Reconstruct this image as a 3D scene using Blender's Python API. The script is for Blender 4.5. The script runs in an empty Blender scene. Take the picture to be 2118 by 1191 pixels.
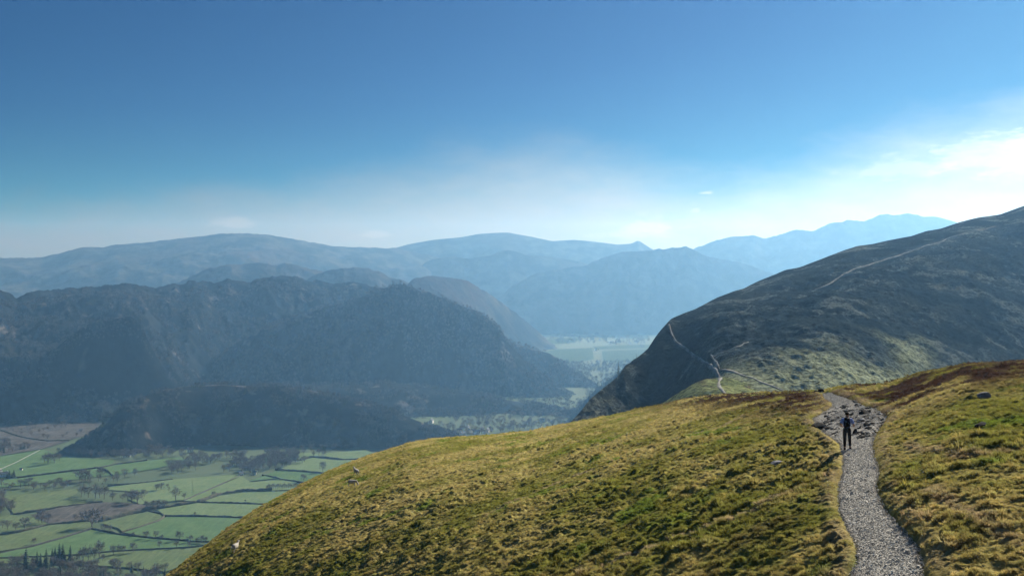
import bpy, bmesh, math, random
import numpy as np
from mathutils import Vector, Matrix

random.seed(7)
RNG = np.random.default_rng(11)
SC = bpy.context.scene
COL = SC.collection

# ------------------------------------------------------------------ camera, light, sky, exposure
FPX, UC, HOR, CAMZ = 2078.0, 1059.0, 575.0, 310.0   # focal length in photo pixels, centre column, horizon row, camera height (m)
cam = bpy.data.cameras.new('camera')
cam.sensor_width = 36.0
cam.lens = 36.0 * FPX / 2118.0
cam.shift_y = (HOR - 595.5) / 2118.0
cam.clip_start, cam.clip_end = 0.5, 30000.0
camo = bpy.data.objects.new('camera', cam)
camo.location = (0, 0, CAMZ)
camo.rotation_euler = (math.radians(90), 0, 0)
COL.objects.link(camo)
SC.camera = camo

SUN_AZ, SUN_EL = math.radians(38), math.radians(28.5)   # to the right of the view direction, above the horizon
sd = Vector((math.sin(SUN_AZ) * math.cos(SUN_EL), math.cos(SUN_AZ) * math.cos(SUN_EL), math.sin(SUN_EL)))
sl = bpy.data.lights.new('sun', 'SUN')
sl.energy, sl.angle, sl.color = 5.0, math.radians(0.53), (1.0, 0.95, 0.86)
so = bpy.data.objects.new('sun', sl)
so.rotation_euler = (-sd).to_track_quat('-Z', 'Y').to_euler()
so.location = (200, 200, 900)
COL.objects.link(so)

SC.view_settings.view_transform = 'Standard'
SC.view_settings.look = 'None'
SC.view_settings.gamma = 1.0
SC.view_settings.exposure = 1.0
SC.render.film_transparent = False
SC.cycles.use_denoising = True
SC.cycles.max_bounces = 6
SC.cycles.transparent_max_bounces = 12
SC.cycles.volume_bounces = 2


class NT:
    """small helper round a node tree"""
    def __init__(s, nt):
        s.nt = nt
        nt.nodes.clear()

    def n(s, t, **k):
        nd = s.nt.nodes.new(t)
        for a, v in k.items():
            setattr(nd, a, v)
        return nd

    def set(s, sock, v):
        if isinstance(v, bpy.types.NodeSocket):
            s.nt.links.new(v, sock)
        else:
            sock.default_value = v

    def math(s, op, a, b=None, c=None, clamp=False):
        nd = s.n('ShaderNodeMath', operation=op, use_clamp=clamp)
        for i, v in enumerate((a, b, c)):
            if v is not None:
                s.set(nd.inputs[i], v)
        return nd.outputs[0]

    def noise(s, vec, scale, detail=4, rough=0.55, dist=0.0, ntype=None):
        nd = s.n('ShaderNodeTexNoise')
        if ntype:
            nd.noise_type = ntype
        if vec is not None:
            s.nt.links.new(vec, nd.inputs['Vector'])
        nd.inputs['Scale'].default_value = scale
        nd.inputs['Detail'].default_value = detail
        nd.inputs['Roughness'].default_value = rough
        nd.inputs['Distortion'].default_value = dist
        return nd.outputs[0]

    def ramp(s, fac, stops):
        nd = s.n('ShaderNodeValToRGB')
        s.set(nd.inputs[0], fac)
        e = nd.color_ramp.elements
        while len(e) < len(stops):
            e.new(0.5)
        for i, (p, c) in enumerate(stops):
            e[i].position = p
            e[i].color = (*c, 1) if len(c) == 3 else c
        return nd.outputs[0]

    def mix(s, f, a, b, blend='MIX'):
        nd = s.n('ShaderNodeMix', data_type='RGBA', blend_type=blend)
        s.set(nd.inputs[0], f)
        s.set(nd.inputs[6], a if isinstance(a, bpy.types.NodeSocket) else (*a, 1))
        s.set(nd.inputs[7], b if isinstance(b, bpy.types.NodeSocket) else (*b, 1))
        return nd.outputs[2]

    def maprange(s, v, a, b, c=0.0, d=1.0, smooth=True):
        nd = s.n('ShaderNodeMapRange', interpolation_type='SMOOTHSTEP' if smooth else 'LINEAR')
        s.set(nd.inputs[0], v)
        for i, x in enumerate((a, b, c, d)):
            s.set(nd.inputs[i + 1], x)
        return nd.outputs[0]


# ---- sky
world = bpy.data.worlds.new('World')
SC.world = world
world.use_nodes = True
w = NT(world.node_tree)
sky = w.n('ShaderNodeTexSky', sky_type='NISHITA')
sky.sun_disc = False
sky.sun_elevation = SUN_EL
sky.sun_rotation = SUN_AZ
sky.altitude = 400
sky.air_density, sky.dust_density, sky.ozone_density = 1.0, 0.4, 3.0
tc = w.n('ShaderNodeTexCoord')
sep = w.n('ShaderNodeSeparateXYZ')
w.nt.links.new(tc.outputs['Generated'], sep.inputs[0])
dx, dy, dz = sep.outputs
el = w.math('ARCSINE', dz)
az = w.math('ARCTAN2', dx, dy)
hs = w.n('ShaderNodeHueSaturation')
hs.inputs['Hue'].default_value = 0.508
hs.inputs['Saturation'].default_value = 1.8
hs.inputs['Value'].default_value = 0.29
w.nt.links.new(sky.outputs[0], hs.inputs['Color'])
skycol = w.mix(1.0, hs.outputs[0], (0.13, 0.95, 1.27), 'MULTIPLY')
# a bank of thin cloud low over the fells, climbing towards the sun, with small cumulus heads
cv = w.n('ShaderNodeCombineXYZ')
w.set(cv.inputs[0], w.math('MULTIPLY', az, 5.0))
w.set(cv.inputs[1], w.math('MULTIPLY', el, 14.0))
nz1 = w.noise(cv.outputs[0], 0.9, 5, 0.55, 0.4)
nz2 = w.noise(cv.outputs[0], 3.0, 6, 0.6, 0.3)
dsun = w.math('SUBTRACT', az, SUN_AZ)
BANK = [(-900, 125), (0, 125), (300, 160), (600, 190), (900, 245), (1100, 275), (1250, 268), (1400, 222), (1500, 218), (1650, 250), (1800, 285), (1950, 315), (2060, 340), (2200, 325), (3000, 260)]
A0, A1 = -0.9, 0.9
tr = w.n('ShaderNodeValToRGB')
tr.color_ramp.interpolation = 'B_SPLINE'
els = tr.color_ramp.elements
while len(els) < len(BANK):
    els.new(0.5)
for i_, (bu, bh) in enumerate(BANK):
    ba = math.atan2(bu - UC, FPX)
    els[i_].position = (ba - A0) / (A1 - A0)
    k_ = bh / 400.0
    els[i_].color = (k_, k_, k_, 1)
w.set(tr.inputs[0], w.maprange(az, A0, A1, 0.0, 1.0, False))
top = w.math('MULTIPLY', w.math('ADD', tr.outputs[0], w.math('MULTIPLY_ADD', nz1, 0.36, -0.18)), 400.0 / FPX)
top = w.math('ADD', top, w.math('MULTIPLY_ADD', nz2, 0.03, -0.015))
hard = w.maprange(dsun, -0.75, -0.15, 0.0, 1.0)
rel = w.math('DIVIDE', el, top)
band = w.maprange(rel, w.math('MULTIPLY_ADD', hard, -0.12, 1.25), w.math('MULTIPLY_ADD', hard, 0.12, 0.35), 0.0, 1.0)
soft = w.math('MULTIPLY', band, w.math('MULTIPLY_ADD', nz2, 0.5, 0.66), clamp=True)
cloudcol = w.mix(w.maprange(dsun, -1.2, 0.1, 0.0, 1.0), (2.2, 1.9, 1.65), (8.0, 7.7, 6.8))
mixed = w.mix(soft, skycol, cloudcol)
# small cumulus heads above the fells: direction (photo column, row), half width and half height in photo pixels
wob = w.math('MULTIPLY_ADD', w.noise(cv.outputs[0], 7.0, 6, 0.62), 2.6, -1.3)
for cu, cvv, hw, hh, amt in ((487, 463, 62, 16, 0.5), (778, 486, 36, 14, 0.6), (1345, 470, 78, 26, 0.75), (1300, 486, 110, 14, 0.5), (1458, 400, 18, 5, 0.6), (1438, 437, 12, 6, 0.4),
                             (2060, 330, 130, 52, 0.45), (1870, 352, 120, 30, 0.3), (2210, 330, 170, 70, 0.4)):
    a0 = math.atan2(cu - UC, FPX)
    e0 = (HOR - cvv) / FPX * math.cos(a0)
    ax = w.math('MULTIPLY', w.math('SUBTRACT', az, a0), FPX / hw)
    ey = w.math('MULTIPLY', w.math('SUBTRACT', el, e0), FPX / hh)
    ey = w.math('MULTIPLY', ey, w.math('MULTIPLY_ADD', w.math('SIGN', ey), -0.3, 1.3))       # flatter below
    r2 = w.math('ADD', w.math('MULTIPLY', ax, ax), w.math('MULTIPLY', ey, ey))
    dd = w.math('ADD', w.math('SQRT', r2), wob)
    mixed = w.mix(w.math('MULTIPLY', w.maprange(dd, 1.05, 0.35, 0.0, 1.0), amt), mixed, w.mix(w.maprange(dsun, -1.0, 0.0, 0.0, 1.0), (4.4, 4.2, 4.0), (10.5, 10.2, 9.4)))
bg = w.n('ShaderNodeBackground')
bg.inputs['Strength'].default_value = 0.05
w.nt.links.new(mixed, bg.inputs['Color'])
wo = w.n('ShaderNodeOutputWorld')
w.nt.links.new(bg.outputs[0], wo.inputs['Surface'])


# ------------------------------------------------------------------ tagging, meshes
def tag(o, label=None, cat=None, group=None, kind=None):
    if label:
        o['label'] = label
    if cat:
        o['category'] = cat
    if group:
        o['group'] = group
    if kind:
        o['kind'] = kind
    return o


def empty(name, loc=(0, 0, 0), rz=0.0):
    o = bpy.data.objects.new(name, None)
    o.empty_display_size = 0.2
    o.location = loc
    o.rotation_euler = (0, 0, rz)
    COL.objects.link(o)
    return o


def link(name, me, mat=None, parent=None, scene=True):
    if mat is not None and len(me.materials) == 0:
        for m in (mat if isinstance(mat, (list, tuple)) else [mat]):
            me.materials.append(m)
    o = bpy.data.objects.new(name, me)
    if scene:
        COL.objects.link(o)
    if parent is not None:
        o.parent = parent
    return o


def np_mesh(name, V, F, smooth=False, attrs=None):
    """V (n,3), F (m,3) or (m,4) arrays -> mesh, quickly"""
    V = np.asarray(V, np.float32).reshape(-1, 3)
    F = np.asarray(F, np.int32)
    me = bpy.data.meshes.new(name)
    me.vertices.add(len(V))
    me.vertices.foreach_set('co', V.ravel())
    if len(F):
        k = F.shape[1]
        me.loops.add(F.size)
        me.loops.foreach_set('vertex_index', F.ravel())
        me.polygons.add(len(F))
        me.polygons.foreach_set('loop_start', np.arange(0, F.size, k, dtype=np.int32))
        me.polygons.foreach_set('loop_total', np.full(len(F), k, np.int32))
        if smooth:
            me.polygons.foreach_set('use_smooth', np.ones(len(F), bool))
    for an, (typ, arr) in (attrs or {}).items():
        a = me.attributes.new(an, typ, 'POINT')
        arr = np.asarray(arr, np.int32 if typ == 'INT' else np.float32)
        if typ == 'FLOAT_COLOR':
            a.data.foreach_set('color', arr.ravel())
        elif typ == 'FLOAT_VECTOR':
            a.data.foreach_set('vector', arr.ravel())
        else:
            a.data.foreach_set('value', arr.ravel())
    me.update(calc_edges=True)
    me.validate()
    return me


def grid_faces(nr, nc):
    i = np.arange(nr * nc).reshape(nr, nc)
    return np.stack([i[:-1, :-1], i[:-1, 1:], i[1:, 1:], i[1:, :-1]], -1).reshape(-1, 4)


# ------------------------------------------------------------------ numpy noise
_P = np.random.default_rng(3).permutation(4096)
_G = np.random.default_rng(4).uniform(0, 2 * np.pi, 4096)
_GX, _GY = np.cos(_G), np.sin(_G)


def pn(x, y, seed=0):
    x = np.asarray(x, float) + seed * 37.17
    y = np.asarray(y, float) + seed * 91.73
    xi, yi = np.floor(x).astype(np.int64), np.floor(y).astype(np.int64)
    xf, yf = x - xi, y - yi

    def g(ix, iy, fx, fy):
        h = _P[(_P[ix & 4095] + iy) & 4095]
        return _GX[h] * fx + _GY[h] * fy
    u = xf * xf * xf * (xf * (xf * 6 - 15) + 10)
    v = yf * yf * yf * (yf * (yf * 6 - 15) + 10)
    a = g(xi, yi, xf, yf)
    b = g(xi + 1, yi, xf - 1, yf)
    c = g(xi, yi + 1, xf, yf - 1)
    d = g(xi + 1, yi + 1, xf - 1, yf - 1)
    return ((a + u * (b - a)) + v * ((c + u * (d - c)) - (a + u * (b - a)))) * 1.5


def fbm(x, y, oct=4, seed=0, rough=0.5):
    s, a, n = 0.0, 1.0, 0.0
    for k in range(oct):
        s = s + a * pn(x * 2 ** k, y * 2 ** k, seed + k)
        n += a
        a *= rough
    return s / n


def sstep(x, a, b):
    t = np.clip((np.asarray(x, float) - a) / (b - a), 0, 1)
    return t * t * (3 - 2 * t)


# ------------------------------------------------------------------ places: pixel of the photo + depth -> world
def at(px, py, Y):
    return np.array([(px - UC) / FPX * Y, Y, CAMZ - (py - HOR) / FPX * Y])


def floor_at(px, py, z=0.0):
    Y = (CAMZ - z) * FPX / (py - HOR)
    return np.array([(px - UC) / FPX * Y, Y, z])


UG = np.arange(-700.0, 2900.0, 2.0)


def curve(pts, sig):
    """smoothed interpolation of (u, value) control points on a fine grid"""
    p = np.array(sorted(pts), float)
    y = np.interp(UG, p[:, 0], p[:, 1])
    if sig > 0:
        k = np.arange(-int(3 * sig / 2) - 1, int(3 * sig / 2) + 2)
        g = np.exp(-0.5 * (k * 2.0 / sig) ** 2)
        g /= g.sum()
        y = np.convolve(np.pad(y, len(k) // 2, mode='edge'), g, mode='valid')[:len(UG)]
    return y


class Hill:
    """A hill as a height function z(X, Y): crest line, foot line and the slope between, then a falling back."""
    def __init__(s, crest, foot=None, width=None, p=1.25, back=0.5, sig=(5, 50), noise=None, curv=None, vfoot=None):
        c = np.array(crest, float)
        s.vs = curve([(a, b - HOR) for a, b, _ in crest], sig[0])
        s.Ys = curve([(a, d) for a, _, d in crest], sig[1])
        if foot is not None:
            s.vf = curve([(a, b - HOR) for a, b, _ in foot], sig[1])
            s.Yf = curve([(a, d) for a, _, d in foot], sig[1])
        else:
            wd = curve(width, sig[1]) if isinstance(width, list) else np.full_like(UG, width)
            s.Yf = s.Ys - wd
            s.vf = (CAMZ + 3.0) * FPX / s.Yf
        s.vf = np.maximum(s.vf, s.vs + 2.0)
        s.p, s.back, s.noise, s.curv = p, back, noise, curv
        s.u0, s.u1 = c[:, 0].min(), c[:, 0].max()

    def par(s, u):
        return [np.interp(u, UG, a) for a in (s.vs, s.Ys, s.vf, s.Yf)]

    def t(s, X, Y):
        u = UC + FPX * X / Y
        vs, Ys, vf, Yf = s.par(u)
        return (1 / Y - 1 / Ys) / (1 / Yf - 1 / Ys), u, vs, Ys, vf, Yf

    def z(s, X, Y, noise=True):
        X, Y = np.asarray(X, float), np.asarray(Y, float)
        t, u, vs, Ys, vf, Yf = s.t(X, Y)
        tp = np.clip(t, 0, None)
        v = vs + (vf - vs) * np.where(tp <= 1, tp ** s.p, 1 + s.p * (tp - 1))
        z = CAMZ - v * Y / FPX
        d = np.clip(Y - Ys, 0, None)
        if s.curv:
            z = z - np.minimum(d * d / s.curv, d * 1.2)
        else:
            z = z - s.back * d * d / (d + 40.0)
        if noise and s.noise:
            z = z + s.noise(X, Y, t)
        return z

    def invert(s, u, v):
        """depth Y at which the bare slope is seen in column u, v pixels below the horizon"""
        vs, Ys, vf, Yf = s.par(u)
        q = np.clip((v - vs) / (vf - vs), 0, None)
        t = np.where(q <= 1, q ** (1 / s.p), 1 + (q - 1) / s.p)
        return 1 / (1 / Ys + t * (1 / Yf - 1 / Ys))

    def mesh(s, name, nu, nt, nb, bdist, du=0, tmax=1.0, zmin=None, attrs=None):
        us = np.linspace(s.u0 - du, s.u1 + du, nu)
        vs, Ys, vf, Yf = s.par(us)
        t = np.linspace(tmax, 0, nt)[:, None]
        Yfr = 1 / (1 / Ys + t * (1 / Yf - 1 / Ys))
        b = (np.linspace(0, 1, nb + 1)[1:, None]) ** 1.5
        Ybk = Ys + b * bdist
        Y = np.vstack([Yfr, Ybk])
        X = (us - UC) / FPX * Y
        Z = s.z(X, Y)
        if zmin is not None:
            Z = np.maximum(Z, zmin)
        V = np.stack([X, Y, Z], -1)
        at_ = attrs(X, Y, Z) if attrs else None
        return np_mesh(name, V, grid_faces(*X.shape)[:, ::-1], True, at_)


# ------------------------------------------------------------------ materials
def new_mat(name):
    m = bpy.data.materials.new(name)
    m.use_nodes = True
    return m, NT(m.node_tree)


def finish(h, col, rough=0.9, bump=None, bstr=0.5, bdist=0.05, spec=0.2, translucent=0.0):
    p = h.n('ShaderNodeBsdfPrincipled')
    h.set(p.inputs['Base Color'], col if isinstance(col, bpy.types.NodeSocket) else (*col, 1))
    h.set(p.inputs['Roughness'], rough)
    p.inputs['Specular IOR Level'].default_value = spec
    if bump is not None:
        b = h.n('ShaderNodeBump')
        b.inputs['Strength'].default_value = bstr
        b.inputs['Distance'].default_value = bdist
        h.set(b.inputs['Height'], bump)
        h.nt.links.new(b.outputs[0], p.inputs['Normal'])
    out = h.n('ShaderNodeOutputMaterial')
    sh = p.outputs[0]
    if translucent > 0:
        tr = h.n('ShaderNodeBsdfTranslucent')
        h.set(tr.inputs['Color'], col if isinstance(col, bpy.types.NodeSocket) else (*col, 1))
        mx = h.n('ShaderNodeMixShader')
        mx.inputs[0].default_value = translucent
        h.nt.links.new(sh, mx.inputs[1])
        h.nt.links.new(tr.outputs[0], mx.inputs[2])
        sh = mx.outputs[0]
    h.nt.links.new(sh, out.inputs['Surface'])


def pos(h):
    return h.n('ShaderNodeNewGeometry').outputs['Position']


def noisy(name, c1, c2, scale, rough=0.9, bump_scale=None, bdist=0.1, detail=5, spec=0.15, lo=0.35, hi=0.65, c3=None, scale3=1.0):
    m, h = new_mat(name)
    P = pos(h)
    f = h.noise(P, scale, detail, 0.6)
    c = h.ramp(f, [(lo, c1), (hi, c2)])
    if c3:
        f3 = h.noise(P, scale3, 3, 0.6)
        c = h.mix(h.maprange(f3, 0.52, 0.66), c, c3)
    finish(h, c, rough, h.noise(P, bump_scale, 4) if bump_scale else None, 0.6, bdist, spec)
    return m


def tinted(name, attr='tint', fine=3.0, lo=0.65, hi=1.3, bump_scale=None, bdist=0.05, translucent=0.0, inst=False, rnd=0.0, rough=1.0):
    m, h = new_mat(name)
    a = h.n('ShaderNodeAttribute', attribute_name=attr)
    if inst:
        a.attribute_type = 'INSTANCER'
    P = pos(h)
    f = h.noise(P, fine, 5, 0.65)
    k = h.maprange(f, 0.3, 0.7, lo, hi)
    if rnd > 0:
        oi = h.n('ShaderNodeObjectInfo')
        k = h.math('MULTIPLY', k, h.math('MULTIPLY_ADD', oi.outputs['Random'], rnd, 1 - rnd / 2))
    vm = h.n('ShaderNodeVectorMath', operation='SCALE')
    h.nt.links.new(a.outputs['Color'], vm.inputs[0])
    h.set(vm.inputs['Scale'], k)
    finish(h, vm.outputs[0], rough, h.noise(P, bump_scale, 5, 0.65) if bump_scale else None, 0.8, bdist, 0.0, translucent)
    return m


MAT = {}
MAT['turf'] = tinted('turf', fine=2.2, lo=0.55, hi=1.25, bump_scale=9.0, bdist=0.12)
MAT['blade'] = tinted('grass_blade', fine=1.3, lo=0.8, hi=1.25, translucent=0.55, inst=True, rnd=0.5, rough=0.8)
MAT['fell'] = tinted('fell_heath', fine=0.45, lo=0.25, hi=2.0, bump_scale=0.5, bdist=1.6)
MAT['wood_floor'] = tinted('wood_floor', fine=0.05, lo=0.6, hi=1.35, bump_scale=0.12, bdist=3.0)
MAT['far_fell'] = tinted('far_fell', fine=0.012, lo=0.7, hi=1.3, bump_scale=0.02, bdist=14.0)
MAT['valley'] = noisy('valley_floor', (0.048, 0.08, 0.035), (0.065, 0.092, 0.045), 0.012, c3=(0.06, 0.10, 0.04), scale3=0.006)
MAT['twig'] = noisy('bare_twigs', (0.09, 0.083, 0.078), (0.18, 0.16, 0.146), 0.25)
MAT['wood_twig'] = noisy('wood_twigs', (0.02, 0.024, 0.028), (0.105, 0.102, 0.1), 0.09)
MAT['bark'] = noisy('bark', (0.06, 0.05, 0.04), (0.12, 0.10, 0.08), 1.5)
MAT['spruce'] = noisy('spruce_needles', (0.016, 0.03, 0.016), (0.035, 0.05, 0.025), 0.6)
MAT['hedge'] = noisy('hedge_twigs', (0.035, 0.042, 0.026), (0.085, 0.08, 0.055), 0.4, bump_scale=1.5, bdist=0.3)
MAT['drystone'] = noisy('dry_stone', (0.035, 0.036, 0.034), (0.085, 0.085, 0.08), 0.8, bump_scale=2.0)
MAT['white_wall'] = noisy('white_render', (0.68, 0.67, 0.63), (0.8, 0.79, 0.76), 0.5)
MAT['slate_roof'] = noisy('slate', (0.07, 0.075, 0.08), (0.13, 0.13, 0.135), 0.8)
MAT['window_dark'] = noisy('window_glass', (0.02, 0.022, 0.025), (0.04, 0.04, 0.045), 1.0, rough=0.2, spec=0.5)
MAT['rock'] = noisy('dark_rock', (0.016, 0.016, 0.016), (0.055, 0.053, 0.048), 5.0, bump_scale=18.0, bdist=0.08, spec=0.05, rough=0.95)
MAT['pale_rock'] = noisy('pale_rock', (0.13, 0.135, 0.15), (0.3, 0.3, 0.31), 4.0, bump_scale=12.0, bdist=0.05)
MAT['gravel'] = noisy('gravel_stone', (0.27, 0.26, 0.225), (0.68, 0.65, 0.57), 9.0, lo=0.3, hi=0.7)


def path_mat():
    m, h = new_mat('stony_path')
    P = pos(h)
    vo = h.n('ShaderNodeTexVoronoi')
    h.nt.links.new(P, vo.inputs['Vector'])
    vo.inputs['Scale'].default_value = 19.0
    f = h.noise(P, 0.8, 4)
    g = h.n('ShaderNodeSeparateColor')
    h.nt.links.new(vo.outputs['Color'], g.inputs[0])
    c = h.ramp(g.outputs[0], [(0.0, (0.11, 0.105, 0.09)), (0.3, (0.34, 0.325, 0.28)), (1.0, (0.66, 0.63, 0.55))])
    c = h.mix(h.maprange(f, 0.5, 0.72, 0, 0.45), c, (0.2, 0.17, 0.125))
    ea = h.n('ShaderNodeAttribute', attribute_name='edge')
    f2 = h.noise(P, 2.5, 4, 0.65)
    c = h.mix(h.maprange(h.math('ADD', ea.outputs['Fac'], h.math('MULTIPLY_ADD', f2, 0.3, -0.15)), 0.16, 0.0, 0.0, 0.85), c, (0.14, 0.11, 0.07))
    ra = h.n('ShaderNodeAttribute', attribute_name='bedrock')
    c = h.mix(h.maprange(h.math('ADD', ra.outputs['Fac'], h.math('MULTIPLY_ADD', h.noise(P, 1.6, 5, 0.65), 1.2, -0.6)), 0.35, 0.6, 0.0, 0.85), c, (0.05, 0.048, 0.045))
    finish(h, c, 0.85, h.math('MULTIPLY', vo.outputs['Distance'], -1.0), 1.0, 0.12, 0.25)
    return m


MAT['path'] = path_mat()
MAT['pale_track'] = noisy('pale_track', (0.04, 0.042, 0.04), (0.24, 0.23, 0.21), 0.16, lo=0.3, hi=0.62)
MAT['faint_track'] = noisy('faint_track', (0.015, 0.017, 0.017), (0.07, 0.07, 0.062), 0.15, lo=0.42, hi=0.6)
MAT['dirt_track'] = noisy('worn_track', (0.09, 0.09, 0.07), (0.25, 0.235, 0.2), 0.2, bump_scale=1.0)


def field_mat(name, a, b, rough_amt=0.25):
    m, h = new_mat(name)
    P = pos(h)
    c = h.ramp(h.noise(P, 0.03, 10, 0.65), [(0.36, a), (0.64, b)])
    wet = tuple(x * 0.55 + y for x, y in zip(a, (0.02, 0.016, 0.008)))
    c = h.mix(h.math('MULTIPLY', h.maprange(h.noise(P, 0.075, 6, 0.7), 0.5, 0.68), rough_amt * 2), c, wet)
    mp = h.n('ShaderNodeMapping')
    mp.inputs['Scale'].default_value = (0.35, 0.03, 1)
    mp.inputs['Rotation'].default_value = (0, 0, 0.5)
    h.nt.links.new(P, mp.inputs['Vector'])
    st = h.noise(mp.outputs[0], 1.0, 5, 0.6)
    c = h.mix(h.maprange(st, 0.45, 0.7, 0, rough_amt), c, tuple(x * 1.5 for x in b))
    finish(h, c, 1.0, h.noise(P, 0.5, 5), 0.7, 0.6, 0.0)
    return m


MAT['field1'] = field_mat('pasture_green', (0.064, 0.118, 0.05), (0.092, 0.15, 0.068))
MAT['field2'] = field_mat('pasture_pale', (0.098, 0.152, 0.07), (0.13, 0.175, 0.088))
MAT['field3'] = field_mat('pasture_rough', (0.076, 0.115, 0.052), (0.105, 0.138, 0.068), 0.45)
MAT['bracken'] = field_mat('bracken', (0.045, 0.046, 0.043), (0.095, 0.09, 0.083), 0.6)
MAT['field_far'] = field_mat('far_pasture', (0.045, 0.072, 0.04), (0.068, 0.095, 0.053), 0.45)


# ------------------------------------------------------------------ geometry-node scatter for what nobody could count
def scatter(name, pts, rot, scl, idx, protos, attrs=None, label=None, cat=None):
    A = {'rot': ('FLOAT_VECTOR', rot), 'scl': ('FLOAT', scl), 'pick': ('INT', idx)}
    A.update(attrs or {})
    me = np_mesh(name, pts, np.zeros((0, 3), np.int32), attrs=A)
    o = link(name, me)
    ng = bpy.data.node_groups.new(name + '_nodes', 'GeometryNodeTree')
    ng.interface.new_socket('Geometry', in_out='INPUT', socket_type='NodeSocketGeometry')
    ng.interface.new_socket('Geometry', in_out='OUTPUT', socket_type='NodeSocketGeometry')
    N, L = ng.nodes, ng.links
    gi, go = N.new('NodeGroupInput'), N.new('NodeGroupOutput')

    def named(t, nm):
        q = N.new('GeometryNodeInputNamedAttribute')
        q.data_type = t
        q.inputs['Name'].default_value = nm
        return q.outputs['Attribute']
    er = N.new('FunctionNodeEulerToRotation')
    L.new(named('FLOAT_VECTOR', 'rot'), er.inputs[0])
    sc_, pk = named('FLOAT', 'scl'), named('INT', 'pick')
    jn = N.new('GeometryNodeJoinGeometry')
    for k, pr in enumerate(protos):
        cmp_ = N.new('FunctionNodeCompare')
        cmp_.data_type, cmp_.operation = 'INT', 'EQUAL'
        L.new(pk, cmp_.inputs[2])
        cmp_.inputs[3].default_value = k
        oi = N.new('GeometryNodeObjectInfo')
        oi.inputs['Object'].default_value = pr
        oi.inputs['As Instance'].default_value = True
        ip = N.new('GeometryNodeInstanceOnPoints')
        L.new(gi.outputs[0], ip.inputs['Points'])
        L.new(cmp_.outputs[0], ip.inputs['Selection'])
        L.new(oi.outputs['Geometry'], ip.inputs['Instance'])
        L.new(er.outputs[0], ip.inputs['Rotation'])
        L.new(sc_, ip.inputs['Scale'])
        L.new(ip.outputs[0], jn.inputs[0])
    L.new(jn.outputs[0], go.inputs[0])
    md = o.modifiers.new('scatter', 'NODES')
    md.node_group = ng
    tag(o, label, cat, kind='stuff')
    return o


def rand_rot(n, tilt=0.08):
    return np.stack([RNG.normal(0, tilt, n), RNG.normal(0, tilt, n), RNG.uniform(0, 2 * np.pi, n)], -1)


# ------------------------------------------------------------------ haze
HB = (-6500, 6500, -1500, 9200, -6, 800)
hv = [(x, y, z) for x in HB[:2] for y in HB[2:4] for z in HB[4:]]
hf = [(0, 1, 3, 2), (4, 6, 7, 5), (0, 4, 5, 1), (2, 3, 7, 6), (0, 2, 6, 4), (1, 5, 7, 3)]
hm = bpy.data.meshes.new('haze')
hm.from_pydata(hv, [], hf)
HM, h = new_mat('haze')
pv = h.n('ShaderNodeVolumePrincipled')
pv.inputs['Color'].default_value = (0.205, 0.445, 0.76, 1)
pv.inputs['Absorption Color'].default_value = (1, 1, 1, 1)
pv.inputs['Density'].default_value = 1.2e-4
pv.inputs['Anisotropy'].default_value = 0.48
ho = h.n('ShaderNodeOutputMaterial')
h.nt.links.new(pv.outputs[0], ho.inputs['Volume'])
tag(link('haze', hm, HM), 'thin blue haze filling the valley and veiling the far fells', 'haze', kind='stuff')


# ------------------------------------------------------------------ valley floor
def struct(name, me, mat, label, cat):
    return tag(link(name, me, mat), label, cat, kind='structure')


gx, gy = np.meshgrid(np.linspace(-6300, 6300, 160), np.linspace(-1300, 9000, 140))
gz = fbm(gx / 300, gy / 300, 3, 5) * 0.8 - 1.2
struct('valley_floor', np_mesh('valley_floor', np.stack([gx, gy, gz], -1), grid_faces(140, 160), True), MAT['valley'],
       'flat green and brown valley floor between the fells', 'valley')


# ------------------------------------------------------------------ the far fells
def rough_noise(amp, lam, seed, crest=0.12, ridge=0.0, fine=None):
    def f(X, Y, t):
        e = crest + (1 - crest) * sstep(np.abs(t), 0.0, 0.35)
        n = fbm(X / lam, Y / lam, 5, seed, 0.52)
        if ridge:
            n = n + ridge * (0.4 - np.abs(fbm(X / lam * 1.7, Y / lam * 1.7, 4, seed + 9)) * 2)
        z = amp * e * n
        if ridge:
            z = z + amp * 0.28 * e * (0.4 - np.abs(fbm(X / lam * 4, Y / lam * 4, 4, seed + 13)) * 2)
        if fine:
            z = z + fine[0] * (0.4 - np.abs(fbm(X / fine[1], Y / fine[1], 3, seed + 5)) * 2)
        return z
    return f


def zone(cols, lam, seed, lo=-0.25, hi=0.3, third=None):
    """base colours of the ground cover, mixed in world space"""
    a, b = np.array(cols[0]), np.array(cols[1])

    def f(X, Y, Z):
        k = sstep(fbm(X / lam, Y / lam, 5, seed, 0.6), lo, hi)[..., None]
        c = a + (b - a) * k
        if third is not None:
            col, tl, lo3, hi3 = third
            k3 = sstep(fbm(X / tl, Y / tl, 4, seed + 20, 0.6), lo3, hi3)[..., None]
            c = c + (np.array(col) - c) * k3
        return {'tint': ('FLOAT_COLOR', np.concatenate([c, np.ones_like(c[..., :1])], -1))}
    return f


OLIVE, BROWN, PALE, HEATH = (0.10, 0.095, 0.045), (0.06, 0.05, 0.036), (0.2, 0.175, 0.12), (0.045, 0.036, 0.032)
FAR = zone(((0.016, 0.018, 0.02), (0.06, 0.058, 0.05)), 170, 1, third=(HEATH, 500, 0.05, 0.3))

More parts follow.
